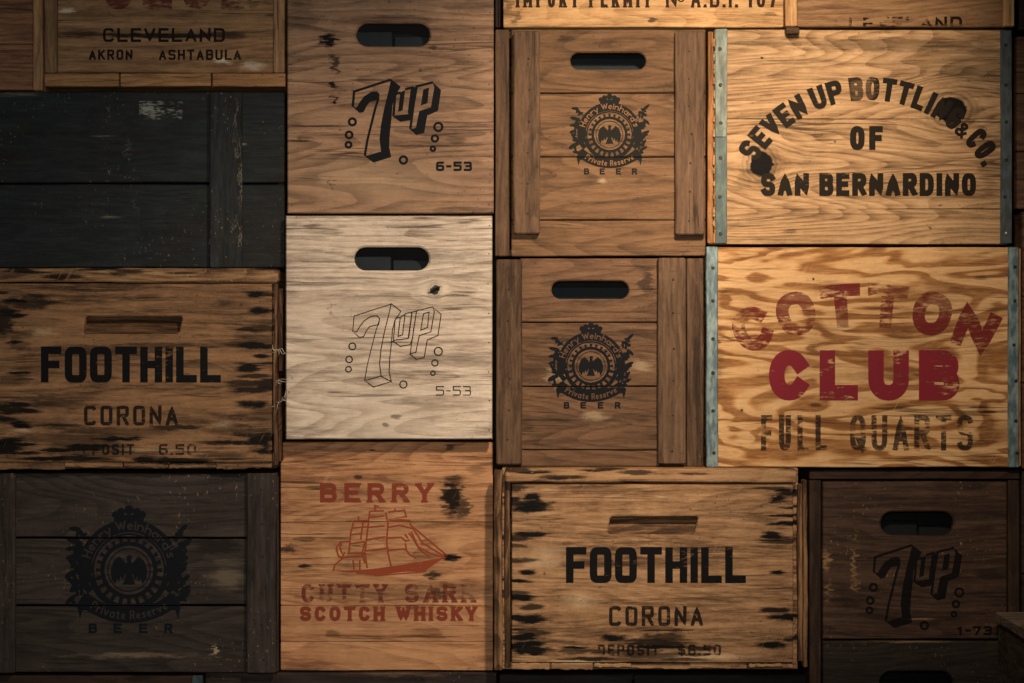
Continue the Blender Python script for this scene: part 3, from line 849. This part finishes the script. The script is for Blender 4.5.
D3 = streaks(510, 534, 488, 662, 17, 4) + streaks(770, 796, 488, 662, 12, 5) + streaks(540, 720, 630, 666, 13, 6, 1.5) + [(531, 507, 24, 8, .95), (533, 498, 13, 5, .95), (530, 535, 17, 4.5, .9), (527, 572, 14, 3.5, .95), (531, 607, 15, 4, .8), (531, 620, 22, 5.5, .95), (525, 637, 17, 5, .95), (531, 650, 24, 7, .9),
      (777, 499, 11, 5, .95), (772, 535, 16, 5, .9), (777, 572, 11, 3.5, .95), (775, 610, 17, 4, .85), (772, 645, 17, 4.5, .9), (615, 638, 18, 4, .9), (652, 640, 18, 3, .85), (642, 654, 26, 6, .75),
      (720, 640, 26, 3, .5), (575, 650, 22, 4, .7), (600, 490, 60, 5, .4), (516, 488, 12, 4, .8), (640, 660, 60, 3, .6), (590, 630, 90, 3, .4), (760, 520, 20, 4, .4)]
c = foothill('wooden_crate', 'weathered tan crate with bold black block capitals and a price, standing at bottom centre', 494, 808, 468, 672, 521 + 4, 468.5, -0.034,
         '#bf9264', '#9d7149', '#553924', D3, [(545, 560, 20, 14, .3), (700, 656, 60, 4, .45), (580, 662, 40, 3, .5), (660, 497, 16, 2, .5), (580, 600, 20, 12, .3)], '$6.50', '#a98459',
         [(797.5, 803, 484, 662, 0.006), (803, 808, 480, 668, 0.0)], [(493.5, 502.5, 470, 671, 0.0), (504, 511, 480, 668, 0.012)], 0.45, 0.29, 'middle_block')

# ================================================================== charcoal-brown crate with the eagle emblem (bottom left)
def eagle_crate(name, label, box, yf, planks, px, battens, extra, cen, sc, palette, hole, seams, bdy, nails, inkcol, tancol, dirt=0.3, chips=0.0, wear=0.1, stains=(), pale=(), key='x', bt=None, leaves=13):
    c = Crate(name, label, *box, yf)
    w = wood(key + '_plank_timber', *palette, crate=c, dirt=dirt, chips=chips, stains=stains, pale=pale, ring=0.4, vary=0.24, streak=0.5, specks=0.4)
    wv = wood(key + '_batten_timber', *(bt or palette), 'V', crate=c, dirt=dirt + 0.1, chips=chips, ring=0.25, vary=0.2)
    for k, (a, b) in enumerate(planks):
        if hole and k == 0: c.panel('plank', px[0], px[1], a, b, handle_hole(*hole), w, gap=0.5)
        else: c.board('plank', px[0], px[1], a, b, w, gap=0.5)
    for (a, b, t, bo) in battens: c.board('batten', a, b, t, bo, wv, bdy, -bdy if bdy < 0 else 0.014, axis='V', jit=0.0006, cham=0.0018)
    for (nm, a, b, t, bo, dy, ax) in extra: c.board(nm, a, b, t, bo, wv if ax == 'V' else w, dy, 0.012, axis=ax)
    c.shell(w)
    if hole:
        x0, x1, y0, y1 = hole
        c.board('inner_shade_panel', x0 - 18, x1 + 18, y0 - 14, y1 + 34, M_DARK, 0.062, 0.006, axis='H')  # added dark sheet standing in for shade inside the slot
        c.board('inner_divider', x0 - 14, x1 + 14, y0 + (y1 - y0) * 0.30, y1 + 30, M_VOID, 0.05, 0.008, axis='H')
    P, T, T2 = Print(), Print(), Print()
    eagle_emblem(P, T, T2, cen[0], cen[1], sc, 3, leaves)
    P.build(c, 'emblem', yf, ink(key + '_emblem_ink', inkcol, wear), seams, 'round printed eagle emblem with scroll', gap=0.6)
    ti = ink(key + '_emblem_letters', tancol, 0.12)
    T.build(c, 'arched_lettering', yf, ti, seams, off=0.0009, gap=0.6)
    T2.build(c, 'scroll_lettering', yf, ti, seams, off=0.0009, gap=0.6)
    c.nails(nails, M_NAIL, bdy)
    return c

eagle_crate('wooden_crate', 'dark charcoal brown crate with a large dim eagle emblem, at bottom left', (-12, 278, 473, 674), 0.0,
    [(473, 537.5), (538.5, 605), (606, 673)], (13, 248), [(-12, 15, 473, 674), (246, 276, 473, 674)], [('edge_strip', 276, 278.5, 476, 672, 0.002, 'V')],
    (129, 570), 1.58, ('#473f39', '#35302d', '#1f1d1c'), None, (538, 605.5), -0.010,
    col_nails(262, 490, 660, 6, 3) + col_nails(5, 490, 660, 5, 4), '#10141a', '#302d2b', 0.3, 0.35, 0.12,
    stains=[(216, 546, 26, 10, .6), (225, 475, 30, 6, .4)], pale=[(228, 575, 18, 16, .10), (130, 655, 70, 4, .15), (215, 650, 3, 8, .4)], key='bottom_eagle', leaves=17)

# ================================================================== numeral crates, second column
def numeral_crate(name, label, box, yf, hole, palette, off, outline, code, codebox, inkcol, wear, stains, pale, knots, key, dirt=0.25, kw=None, fade=0.0, dv=None, divs=((0.35, 0.55), (0.55, 1.0))):
    c = Crate(name, label, *box, yf)
    w = wood(key + '_panel_timber', *palette, crate=c, dirt=dirt, stains=stains, pale=pale, knots=knots, **(kw or {}))
    c.panel('panel', *box, handle_hole(*hole), w, cham=0.0016)
    c.shell(w, front=0.0125)
    x0, x1, y0, y1 = hole; m = x0 + (x1 - x0) * 0.5
    c.board('inner_shade_panel', x0 - 16, x1 + 20, max(y0 - 14, box[2] + 16), y1 + 44, M_DARK, 0.048, 0.006, axis='H')  # added dark sheet, gives the hand hole its shade
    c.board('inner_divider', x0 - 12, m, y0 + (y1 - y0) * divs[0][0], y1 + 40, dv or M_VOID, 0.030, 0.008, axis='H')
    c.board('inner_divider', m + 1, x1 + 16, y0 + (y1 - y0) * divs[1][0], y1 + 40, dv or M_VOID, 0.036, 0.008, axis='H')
    P = Print(); bubble_logo(P, off[0], off[1], outline)
    P.build(c, 'logo', yf, ink(key + '_logo_ink', inkcol, wear, fade), label='tilted outlined numeral and two letters with bubbles')
    P = text(Print(), code, *codebox, 1.1 if outline else 2.3, e=5, gap=2.0)
    P.build(c, 'date_code', yf, ink(key + '_code_ink', inkcol, wear, fade), label='small black printed date code')
    return c, w

LINES = [(315, 126, 34, 1.0, .7), (425, 127, 66, 0.9, .6), (440, 146, 50, 1.0, .6), (300, 141, 16, 1.2, .7), (305, 138, 10, 2, .5)]
c, w = numeral_crate('wooden_crate', 'tan panel crate with crisp black numeral logo and dark oval hand hole, at the top', (287, 494, -12, 213.5), -0.006, (356, 430, 23, 46.5),
    ('#aa8464', '#8d6b50', '#5d4434'), (0, 0), False, '6-53', (436, 472, 161.5, 171), '#0c0f13', 0.06,
    [(329, 41, 10, 9, .95), (334, 64, 4.5, 11, .75), (334, 84, 4.5, 4, .95), (334, 99, 3, 6, .9), (456, 140, 14, 5, .45), (433, 48, 4, 3, .6), (420, 70, 2, 2, .5), (332, 184, 1.5, 8, .5),
     (400, 20, 45, 6, .35), (300, 15, 20, 16, .3), (470, 8, 28, 8, .3)] + LINES, [(380, 180, 80, 26, .12)], [], 'top_numeral', 0.22, dict(ring=0.5, streak=0.5, specks=0.5))
c.nails(col_nails(490, 12, 205, 9, 5, 1) + [(299, 60), (292, 205)], M_NAIL, r=0.0013)
c, w = numeral_crate('wooden_crate', 'pale bleached panel crate with rubbed thin numeral outline and a small knot', (285.5, 492.5, 215.5, 439.5), -0.014, (354, 429, 247, 270.5),
    ('#d9cab6', '#bba994', '#897564'), (0, 224.5), True, '5-53', (436, 471, 386, 395.5), '#2a2724', 0.22,
    [(435, 290, 5, 5.5, .95), (311, 226, 10, 2, .5), (395, 417, 5, 3, .6), (332, 310, 1.5, 10, .4), (385, 425, 4, 2, .6), (360, 236, 100, 1.0, .4), (380, 262, 100, 1.0, .4), (330, 283, 60, .9, .4), (420, 296, 80, 0.9, .35), (430, 258, 60, 7, .2)],
    [(437, 289, 22, 12, .95), (380, 420, 60, 18, .35), (330, 330, 40, 30, .2)], [(435, 290, 5, 5.5, .9)], 'pale_numeral', 0.22, dict(palecol='#d9cdb8', ring=0.45, streak=0.5, fibre=0.8))
c.nails(col_nails(489, 225, 430, 8, 6, 1) + [(292, 378), (289, 392)], M_NAIL, r=0.0013)

# whisky crate
c = Crate('wooden_crate', 'orange wood crate with red lettering and a red sailing ship', 280.5, 493, 442, 670.5, 0.016)
ST = [(452, 497, 13, 24, .9), (463, 508, 10, 12, .75), (456, 480, 12, 6, .7), (451, 558, 10, 4.5, .95), (433, 575, 8, 5, .8), (438, 593, 9, 9, .7), (448, 584, 10, 4, .5), (305, 567, 7, 3, .85), (287, 548, 9, 5, .7), (305, 539, 11, 4, .55),
      (392, 593, 110, 9, .4), (470, 590, 30, 12, .45), (340, 590, 40, 9, .35), (358, 477, 4, 2, .7), (372, 450, 4, 1.5, .7), (450, 447, 6, 3, .7), (333, 633, 8, 4, .5), (340, 495, 60, 8, .2), (475, 470, 14, 5, .4)]
w = wood('orange_timber', '#dda06c', '#c48655', '#8b5533', crate=c, dirt=0.28, stains=ST, pale=[(330, 556, 16, 10, .4), (375, 567, 18, 9, .35), (400, 655, 90, 8, .2), (455, 540, 20, 12, .3)], palecol='#dcb27e', vary=0.22, ring=0.4, staincol='#120d0a')
for a, b in ((442, 522), (522, 605.5), (605.5, 642), (642, 670.5)): c.board('plank', 280.5, 493, a, b, w, gap=0.18, cham=0.0007)
c.shell(w)
red = ink('red_whisky_ink', '#7f3a2b', 0.30, 0.15)
P = text(Print(), 'BERRY', 320, 433, 483, 502.5, 4.6, e=2.6, gap=7.5, serif=3.6)
P.build(c, 'upper_lettering', 0.016, red, (), 'red serif capitals above the ship')
text(Print(), 'SCOTCH WHISKY', 300, 477, 606.2, 621, 3.9, e=2.6, gap=3.6, serif=2.7).build(c, 'lower_lettering', 0.016, red, (), 'red serif capitals below the ship')
ri = ink('red_worn_ink', '#6b2c24', 0.50, fade=0.3)
text(Print(), 'CUTTY', 301.5, 387, 584, 602.5, 4.2, e=2.6, gap=5.2, serif=3.2).build(c, 'worn_lettering', 0.016, ri, label='rubbed red serif word, longer one')
text(Print(), 'SARK', 405, 475.5, 584, 602.5, 4.2, e=2.6, gap=5.2, serif=3.2).build(c, 'worn_lettering', 0.016, ri, label='rubbed red serif word, shorter one')
k = 1 / 6.023
P = Print(); sh = lambda pts: [(310 + x * k, 490 + y * k) for (x, y) in pts]
for pts in ([(455, 135), (470, 200), (462, 300), (468, 370), (490, 465)], [(360, 125), (352, 200), (340, 300), (330, 380), (345, 470)], [(265, 185), (245, 260), (235, 380)],
            [(360, 128), (445, 125)], [(355, 165), (450, 155)], [(352, 205), (350, 225), (450, 215)], [(340, 300), (455, 282)], [(330, 368), (465, 350)],
            [(470, 132), (570, 122), (580, 160), (500, 172), (600, 182), (605, 210)], [(475, 180), (590, 190)], [(470, 225), (540, 212), (620, 232)], [(465, 290), (550, 285), (580, 310)], [(468, 362), (570, 355), (580, 365)],
            [(575, 320), (580, 360), (600, 390), (640, 412)], [(265, 188), (350, 182)], [(255, 228), (350, 222)], [(245, 270), (305, 262)], [(235, 325), (330, 312)], [(225, 382), (325, 378)], [(205, 405), (320, 400)],
            [(320, 190), (305, 300)], [(330, 312), (315, 380), (330, 440)], [(235, 310), (185, 312), (158, 350), (170, 395), (190, 410), (210, 375)], [(190, 320), (180, 350), (195, 385)],
            [(605, 210), (700, 290), (820, 390)], [(620, 232), (680, 320), (810, 400)], [(610, 250), (650, 340), (720, 380), (815, 408)], [(570, 265), (590, 290)], [(595, 258), (620, 290), (660, 360), (720, 400)], [(600, 300), (570, 310)],
            [(205, 405), (150, 450), (140, 490)], [(260, 420), (265, 480)], [(300, 420), (300, 480)], [(395, 125), (390, 95), (415, 100)], [(512, 122), (512, 110)], [(292, 185), (292, 158)]):
    P.ribbon(sh(pts), 1.7)
P.poly(sh([(140, 480), (200, 485), (330, 480), (430, 468), (560, 450), (700, 425), (815, 405), (760, 440), (680, 495), (590, 490), (500, 500), (400, 520), (330, 500), (200, 495)]))
P.ribbon(sh([(280, 500), (420, 515), (520, 505), (640, 498), (700, 490)]), 1.2)
P.build(c, 'ship_print', 0.016, ink('red_ship_ink', '#8f432c', 0.28, 0.15), (522,), 'red line drawing of a three-masted sailing ship', gap=0.4)

# ================================================================== third column: permit crate and two eagle crates
c = Crate('wooden_crate', 'golden crate with a dark permit line, cut off by the top of the photo', 503, 784, -170, 27.5, 0.004)
w = wood('golden_timber', '#dcae71', '#c69459', '#90633a', crate=c, dirt=0.2, stains=[(652, 20, 5, 3, .7), (516, 18, 8, 8, .6), (770, 14, 8, 3, .5), (508, 8, 6, 14, .5)], vary=0.15)
for a, b in ((-170, -70), (-70, 27.5)): c.board('plank', 503, 784, a, b, w)
c.shell(w)
P = text(Print(), 'IMPORT PERMIT', 516, 651, -11, 7.5, 3.2, e=2.8, gap=4.2, serif=2.2)
pi = ink('brown_permit_ink', '#2a1810', 0.2)
P.build(c, 'permit_lettering', 0.004, pi, label='dark brown serif capitals')
P = text(Print(), 'N', 666, 677, -11, 7.5, 2.8, serif=2.0); P.circle(681, -1, 2.6, 1.4, 16)
P.build(c, 'number_sign', 0.004, pi)
text(Print(), 'A.B.I.', 691, 738, -11, 7.5, 3.0, gap=3.2, serif=1.8).build(c, 'permit_initials', 0.004, pi)
text(Print(), '107', 747, 777, -11, 7.5, 3.2, gap=3.4).build(c, 'permit_number', 0.004, pi)
# dark slip of wood between the numeral crate and the permit crate
c = Crate('wooden_crate', 'narrow dark crate edge between numeral crate and permit crate at the top', 494.6, 502, -150, 28, 0.03)
w = wood('dark_slip_timber', '#3a2c22', '#2a2019', '#171210', 'V', crate=c)
c.board('edge_board', 494.8, 502, -150, 28, w, 0.0, 0.26, axis='V'); c.board('edge_strip', 498, 501.6, -150, 28, w, -0.004, 0.003, axis='V')

eagle_crate('wooden_crate', 'brown crate with black eagle emblem, two inset battens and hand slot, under the permit crate', (495, 707, 29, 256.5), 0.006,
    [(29, 93), (93, 157), (157, 220), (220, 256.5)], (511, 706), [(513, 540.5, 30.5, 234), (675, 705, 30.5, 235)], [('edge_strip', 495, 509.5, 29, 256.5, 0.002, 'V')],
    (609.5, 134.5), 1.0, ('#8a6441', '#704f31', '#46301e'), (570.5, 646, 52.5, 69.5), (93, 157), -0.018,
    col_nails(529, 60, 215, 6, 7) + col_nails(690, 50, 220, 7, 8), '#11120f', '#75553a', 0.16, 0.05, 0.08, stains=[(564, 38, 6, 4, .5), (640, 180, 4, 3, .3)], pale=[(602, 181, 5, 3, .3)], key='upper_eagle', bt=('#785a3f', '#5f4631', '#3a2b1f'))
eagle_crate('wooden_crate', 'brown crate with black eagle emblem, hand slot and wide battens, beside the red-lettered plywood crate', (495, 705, 258, 467), 0.006,
    [(258, 322.5), (322.5, 386.5), (386.5, 450), (450, 467)], (520, 660), [(496, 522.5, 259, 465), (657.5, 686.5, 257.5, 464.5)], [('edge_strip', 686.5, 704, 258, 467, 0.004, 'V')],
    (591, 366), 1.065, ('#7d5a3c', '#644630', '#3c291c'), (551.5, 629, 281, 299), (322.5, 386.5), -0.015,
    col_nails(509, 290, 440, 6, 9) + col_nails(673, 280, 450, 6, 10), '#0c0f14', '#584130', 0.35, 0.12, 0.06, stains=[(646, 282, 8, 16, .65), (560, 340, 20, 2, .4), (600, 312, 60, 1.5, .4), (545, 420, 40, 1.5, .4)], pale=[(640, 365, 20, 8, .25), (558, 375, 14, 8, .25), (595, 415, 14, 5, .25)], key='lower_eagle', bt=('#75583f', '#5c432f', '#36271c'))

# ================================================================== right column
c = Crate('wooden_crate', 'golden framed crate overhanging the top right, with a worn city name at its foot', 785.5, 1015, -190, 25.5, -0.020)
w = wood('overhang_timber', '#a87d52', '#8c643e', '#5a3e26', crate=c, dirt=0.3, vary=0.1)
wv = wood('overhang_post_timber', '#d3a468', '#b98650', '#84592f', 'V', crate=c, dirt=0.15)
for a, b in ((-190, -80), (-80, 27)): c.board('plank', 797, 1004, a, b, w, 0.006)
c.board('corner_post', 785.5, 797.5, -190, 26.5, wv); c.board('corner_post', 1003, 1015, -190, 26.5, wv)
c.board('foot_block', 786, 800, 27, 34, wood('foot_block_timber', '#6a4a30', '#4f3725', '#2a1d14', crate=c), 0.001, 0.017, axis='H')  # dark block drawn in place of the shadow under the post
c.shell(w, front=0.02)
P = text(Print(), 'CLEVELAND', 834, 962, 16.5, 30, 2.8, e=4, gap=3.2)
P.v = [(x, min(y, 26.2)) for (x, y) in P.v]
P.build(c, 'worn_lettering', -0.014, ink('worn_city_ink', '#1c140d', 0.5, hole=[(835, 20, 24, 10, .9)], crate=c), label='worn black city name')

SU_STAINS_SHADE = [(975, 66, 50, 34, .32), (920, 56, 70, 22, .22), (990, 150, 14, 60, .25), (905, 46, 130, 9, .5), (968, 72, 40, 7, .5), (985, 50, 26, 12, .45), (770, 44, 60, 3, .35), (800, 60, 60, 2, .3), (760, 166, 14, 14, .4), (975, 122, 40, 1.4, .7), (770, 119, 40, .9, .6), (742, 180, 5, 12, .25),  # leading broad marks paint the light's falloff at upper right; the rest are stains
      (985, 80, 30, 3, .5), (790, 232, 10, 3, .5), (940, 205, 3, 1.5, .6), (835, 142, 1.5, 1.5, .8), (762, 58, 1.5, 1.5, .8), (930, 228, 2, 2, .6), (880, 214, 120, 1.0, .35), (960, 110, 36, 22, .3)]
c = Crate('wooden_crate', 'golden plank crate with arched black lettering, two big knots and metal corner straps', 707.5, 1013, 35, 244.5, 0.0)
w = wood('knotty_timber', '#cba271', '#b08757', '#755334', crate=c, dirt=0.22, stains=SU_STAINS_SHADE, knots=[(951, 110, 16, 13, 1.0), (761.5, 164, 11.5, 13, 1.0)], vary=0.1, ring=0.55, ringk=10, streak=0.8, specks=0.3)
wo = wood('orange_edge_timber', '#c98a4e', '#a96c37', '#6e4120', 'V', crate=c, dirt=0.2)
gal = metal('galvanised_strap', '#3f4b49', '#6c7870', rusty=0.55)
gal2 = metal('green_strap', '#2f3e3e', '#4c5d5a', rusty=0.5)
gald = metal('dull_strap', '#333d41', '#475357', rusty=0.35)
for a, b in ((29.5, 119), (119, 209), (209, 244)): c.board('plank', 714.5, 1006, a, b, w, gap=0.12, cham=0.0006)
c.board('side_edge', 707.5, 714, 31, 244, wo, 0.004, 0.01, axis='V', jit=0.0008)
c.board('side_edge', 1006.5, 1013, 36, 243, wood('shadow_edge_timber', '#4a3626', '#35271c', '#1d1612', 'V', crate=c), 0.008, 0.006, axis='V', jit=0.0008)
R = random.Random(5)
for k in range(16): c.board('side_splinter', 713 + R.uniform(-.3, .3), 715.6, 38 + k * 13, 38 + k * 13 + R.uniform(5, 11), w if k % 3 else wo, -0.0015, 0.004, axis='V', n=2, gap=0.1)
c.board('metal_strap', 715.2, 727.3, 28.5, 137, gal, -0.0022, 0.002, axis='V', jit=0.0005, cham=0.0007, gap=0)
c.board('metal_strap', 715.4, 727, 137, 243.5, gal2, -0.0030, 0.0028, axis='V', jit=0.0005, cham=0.0007, gap=0)
c.board('metal_strap', 1000.5, 1012, 29.5, 243.5, gald, -0.0022, 0.002, axis='V', jit=0.0004, cham=0.0007, gap=0)
c.shell(w, front=0.018)
c.nails([(720, 49), (720.5, 85), (721, 123), (720.5, 158), (720, 197), (720.5, 234)], M_RIVET, -0.003, 0.0033, 'rivet', 0.0012)
c.nails([(1006, 45), (1006, 85), (1006.5, 122), (1006.5, 160), (1005, 197)], M_RIVET, -0.003, 0.0033, 'rivet', 0.0012)
c.nails([(1006, 233)], plain('bright_rivet', '#a9aca8', 0.4), -0.003, 0.0022, 'rivet', 0.0012)
bk = ink('black_arch_ink', '#1b1610', 0.27)
ai = ink('arch_ink', '#1b1610', 0.27, hole=[(862, 90, 18, 16, .45)], crate=c)
for wd, a0, a1 in (('SEVEN', -58.5, -26.5), ('UP', -23.5, -10.5), ('BOTTLING', -7.5, 40.5), ('&', 40.5, 45.5), ('CO.', 47, 61)):
    W = math.radians(a1 - a0) * 142.5
    text(Print(), wd, 0, W, 0, 23.5 if wd != '&' else 15, 5.6 if wd != '&' else 3.2, e=2.8, gap=2.6, fmap=on_arc(868, 231, 142.5, W, 23.5, math.radians((a0 + a1) / 2))).build(c, 'arched_word', 0.0, ai)
P = text(Print(), 'OF', 850, 883, 126, 150, 6.2, e=2.8, gap=4.5)
P.build(c, 'middle_lettering', 0.0, bk, label='short black word in the middle')
text(Print(), 'SAN BERNARDINO', 761, 976, 173, 196, 5.8, e=2.8, gap=2.6).build(c, 'lower_lettering', 0.0, bk, label='line of black condensed capitals')

c = Crate('wooden_crate', 'swirly grained plywood crate with large red lettering and galvanised corner straps', 706, 1021, 246.5, 468, -0.008)
w = wood('swirl_plywood', '#e0b173', '#c88f4e', '#8f5726', crate=c, ply=True, ringk=11, ring=0.55, streak=0.4, fibre=0.6, dirt=0.12, vary=0.0, specks=0.2,
         stains=[(988, 412, 12, 1.6, .75), (979, 407, 10, 1.5, .6), (815, 405, 8, 2, .6), (742, 410, 2, 2, .8), (813, 279, 1.5, 1.5, .9), (716, 360, 6, 60, .25), (980, 278, 8, 2, .5), (880, 375, 40, 8, .2)])
c.face = c.board('panel', 716, 1010, 247, 467.5, w, axis='H')
gb = metal('blue_strap', '#465a60', '#7b8e90', rusty=0.2)
c.board('metal_strap', 706.2, 718, 246.5, 467.5, gb, -0.0022, 0.004, axis='V', jit=0.0005, cham=0.0012, gap=0)
c.board('metal_strap', 1008, 1019.3, 247, 467.5, gb, -0.0022, 0.004, axis='V', jit=0.0005, cham=0.0012, gap=0)
c.board('side_edge', 1018.5, 1021.5, 248, 467, wo, 0.002, 0.01, axis='V')
c.nails([(713, 268), (713, 301), (713, 339), (713, 373), (713, 411), (714, 453)], M_RIVET, -0.003, 0.0033, 'rivet', 0.0012)
c.nails([(1015, 267), (1015, 301), (1014, 345), (1016, 381), (1016, 421), (1017, 453)], M_RIVET, -0.003, 0.0033, 'rivet', 0.0012)
c.shell(w, front=0.014)
P = Print(); W = 268
text(P, 'COTTON', 0, W, 0, 44, 12.5, e=2.3, gap=7, fmap=on_arc(864, 577, 272, W, 44))
P.build(c, 'arched_lettering', -0.008, ink('worn_red_ink', '#6a2324', 0.47, fade=0.15, hole=[(840, 322, 60, 14, .55), (905, 290, 26, 16, .5), (800, 305, 30, 18, .35), (940, 300, 20, 20, .4)], crate=c), label='rubbed red arched capitals')
P = text(Print(), 'CLUB', 769, 959.5, 350, 400.5, 15.5, e=2.2, gap=10)
P.build(c, 'large_lettering', -0.008, ink('club_red_ink', '#74222d', 0.37), label='heavy red capitals')
P = text(Print(), 'FULL', 761, 827, 415, 450.5, 5.2, e=3, gap=6.5); qi = ink('quarts_ink', '#241f1a', 0.46, 0.25)
P.build(c, 'size_lettering', -0.008, qi, label='short worn black stencilled word')
text(Print(), 'QUARTS', 850, 973, 415, 450.5, 5.2, e=3, gap=5.5).build(c, 'size_lettering', -0.008, qi, label='long worn black stencilled word')

# dark surround at the bottom right holding two dark numeral crates
c = Crate('wooden_rack', 'dark brown upright wooden rack around the dark numeral crates', 809, 1020, 470, 884.5, 0.004, cat='rack', back=WALL_Y - 0.003)
wv = wood('surround_timber', '#4a3527', '#38281e', '#211812', 'V', crate=c, dirt=0.4)
wh = wood('surround_rail_timber', '#53392a', '#412c21', '#261a14', 'H', crate=c, dirt=0.4)
c.board('top_rail', 809, 1020, 470, 479.5, wh, 0, 0.285)
c.board('post', 809, 821.5, 480, 884.5, wv, 0, 0.285); c.board('post', 1008, 1020, 480, 884.5, wv, 0.002, 0.285)
DK = [(990, 575, 20, 5, .5), (850, 600, 20, 10, .4), (985, 530, 14, 5, .4)]
numeral_crate('wooden_crate', 'dark brown scuffed panel crate with black numeral logo, inside the dark surround', (822.5, 1007.5, 480.5, 639.5), 0.010, (881, 954, 512, 535.5),
    ('#5c4232', '#453125', '#271d17'), (521, 465.5), False, '1-73', (957, 992, 626, 635), '#0d0e11', 0.16, DK,
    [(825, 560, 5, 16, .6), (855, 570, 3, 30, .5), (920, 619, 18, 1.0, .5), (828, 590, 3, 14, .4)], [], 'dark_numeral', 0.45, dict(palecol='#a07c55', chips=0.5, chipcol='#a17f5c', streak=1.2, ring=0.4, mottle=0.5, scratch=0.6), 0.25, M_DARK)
c, w = numeral_crate('wooden_crate', 'blackish panel crate whose hand hole is cut by the bottom edge', (822.5, 1007.5, 641, 884.5), 0.008, (880, 953, 672, 696),
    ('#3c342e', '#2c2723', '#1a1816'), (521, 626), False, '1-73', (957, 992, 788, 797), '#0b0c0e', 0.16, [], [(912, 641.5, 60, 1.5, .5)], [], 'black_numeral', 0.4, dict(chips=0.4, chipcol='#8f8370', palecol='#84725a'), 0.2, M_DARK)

# slivers of crates at the right edge
for (nm, lab, x0, y0, y1, yf, pal) in (
        ('wooden_crate', 'dark crate sliver in the very top right corner', 1018, -190, 30, 0.02, ('#4a3526', '#372920', '#1f1713')),
        ('wooden_crate', 'brown crate sliver right of the arched-lettering crate', 1016.5, 36, 209, 0.012, ('#6b4a33', '#533726', '#301f17')),
        ('wooden_crate', 'brown crate sliver right of the swirly plywood crate', 1021.8, 211, 469, 0.006, ('#6b4a33', '#553a28', '#301f17'))):
    c = Crate(nm, lab, x0, 1240, y0, y1, yf)
    w = wood('edge_crate_timber_%d' % y0, *pal, crate=c)
    h = (y1 - y0) / 3
    for k in range(3): c.board('plank', x0, 1240, y0 + k * h, y0 + (k + 1) * h, w)
    c.shell(w)
c = Crate('wooden_crate', 'dark crate at the right edge under the plywood crate, behind the front box', 1021.5, 1240, 470.5, 884.5, 0.012)
w = wood('lower_edge_timber', '#3f2e24', '#30231c', '#1c1512', crate=c)
for k in range(4): c.board('plank', 1021.5, 1240, 470.5 + 103.5 * k, 470.5 + 103.5 * (k + 1), w)
c.shell(w)

# row under the frame
c = Crate('wooden_crate', 'dark red brown crate top with a bluish strap, below the large dim eagle emblem', -60, 203.5, 675.5, 884.5, 0.004)
w = wood('low_red_timber', '#43322a', '#33261f', '#1d1613', crate=c, stains=[(140, 678, 20, 6, .5)])
for k in range(3): c.board('plank', -60, 203, 675.5 + 69.6 * k, 675.5 + 69.6 * (k + 1), w)
c.board('metal_strap', 192, 203, 675.5, 884, metal('teal_strap', '#26353c', '#3a4c55', rusty=0.3), -0.002, 0.002, axis='V', gap=0)
c.shell(w)
c = Crate('wooden_crate', 'blackish plank crate with scuffed upper edge, under the orange ship crate', 205, 497, 672.5, 884.5, 0.010)
w = wood('low_black_timber', '#3d332f', '#2d2624', '#191616', crate=c, chips=0.6, chipcol='#7a6350', pale=[(390, 674, 70, 3, .5)], palecol='#806750')
for k in range(3): c.board('plank', 205, 497, 672.5 + 70.6 * k, 672.5 + 70.6 * (k + 1), w)
c.shell(w)
c = Crate('wooden_crate', 'black plank crate under the weathered crate at bottom centre', 499, 806, 674.5, 884.5, 0.012)
w = wood('low_slate_timber', '#2d2c2d', '#211f21', '#131314', crate=c)
for a, b in ((499, 633), (634, 806)): c.board('plank', a, b, 674.5, 884.5, w, axis='V')
c.shell(w)

# box standing in front of the wall at the bottom right
FB = -0.012
a = wpt(995, 612, FB)
c = Crate('wooden_box', 'dark lidded box jutting out towards the viewer at the bottom right corner', 995, 1200, 612, 884.5, FB, cat='box')
c.o = Vector((a.x + 0.15, FB, 0.0)); c.root.location = c.o
wl = wood('lit_lid_timber', '#85745f', '#6b5c4b', '#3d3329', crate=c, dirt=0.4)  # paler than the sides: light on the top is put into the colour
wb = wood('box_side_timber', '#53473a', '#3f352c', '#241e19', crate=c, dirt=0.4, chips=0.3)
top = a.z; L = 0.46
def box_part(nm, lo, hi, ax, m, **kw):
    SEED[0] += 1
    return link(nm, board_mesh(lo, hi, ax, seed=SEED[0], **kw), m, c.root)
for k in range(4): box_part('lid_plank', (-0.15 + 0.078 * k, -L, top - 0.016), (-0.15 + 0.078 * k + 0.0765, 0, top), 'D', wl, cham=0.0015)
hz = top - 0.017
for k in range(4):
    z0, z1 = hz * k / 4 + 0.0005, hz * (k + 1) / 4 - 0.0012
    box_part('side_plank', (-0.147, -L + 0.004, z0), (-0.135, -0.004, z1), 'D', wb)
    box_part('side_plank', (0.145, -L + 0.004, z0), (0.157, -0.004, z1), 'D', wb)
    box_part('front_plank', (-0.134, -L + 0.004, z0), (0.144, -L + 0.016, z1), 'H', wb)
    box_part('back_plank', (-0.134, -0.016, z0), (0.144, -0.004, z1), 'H', wb)
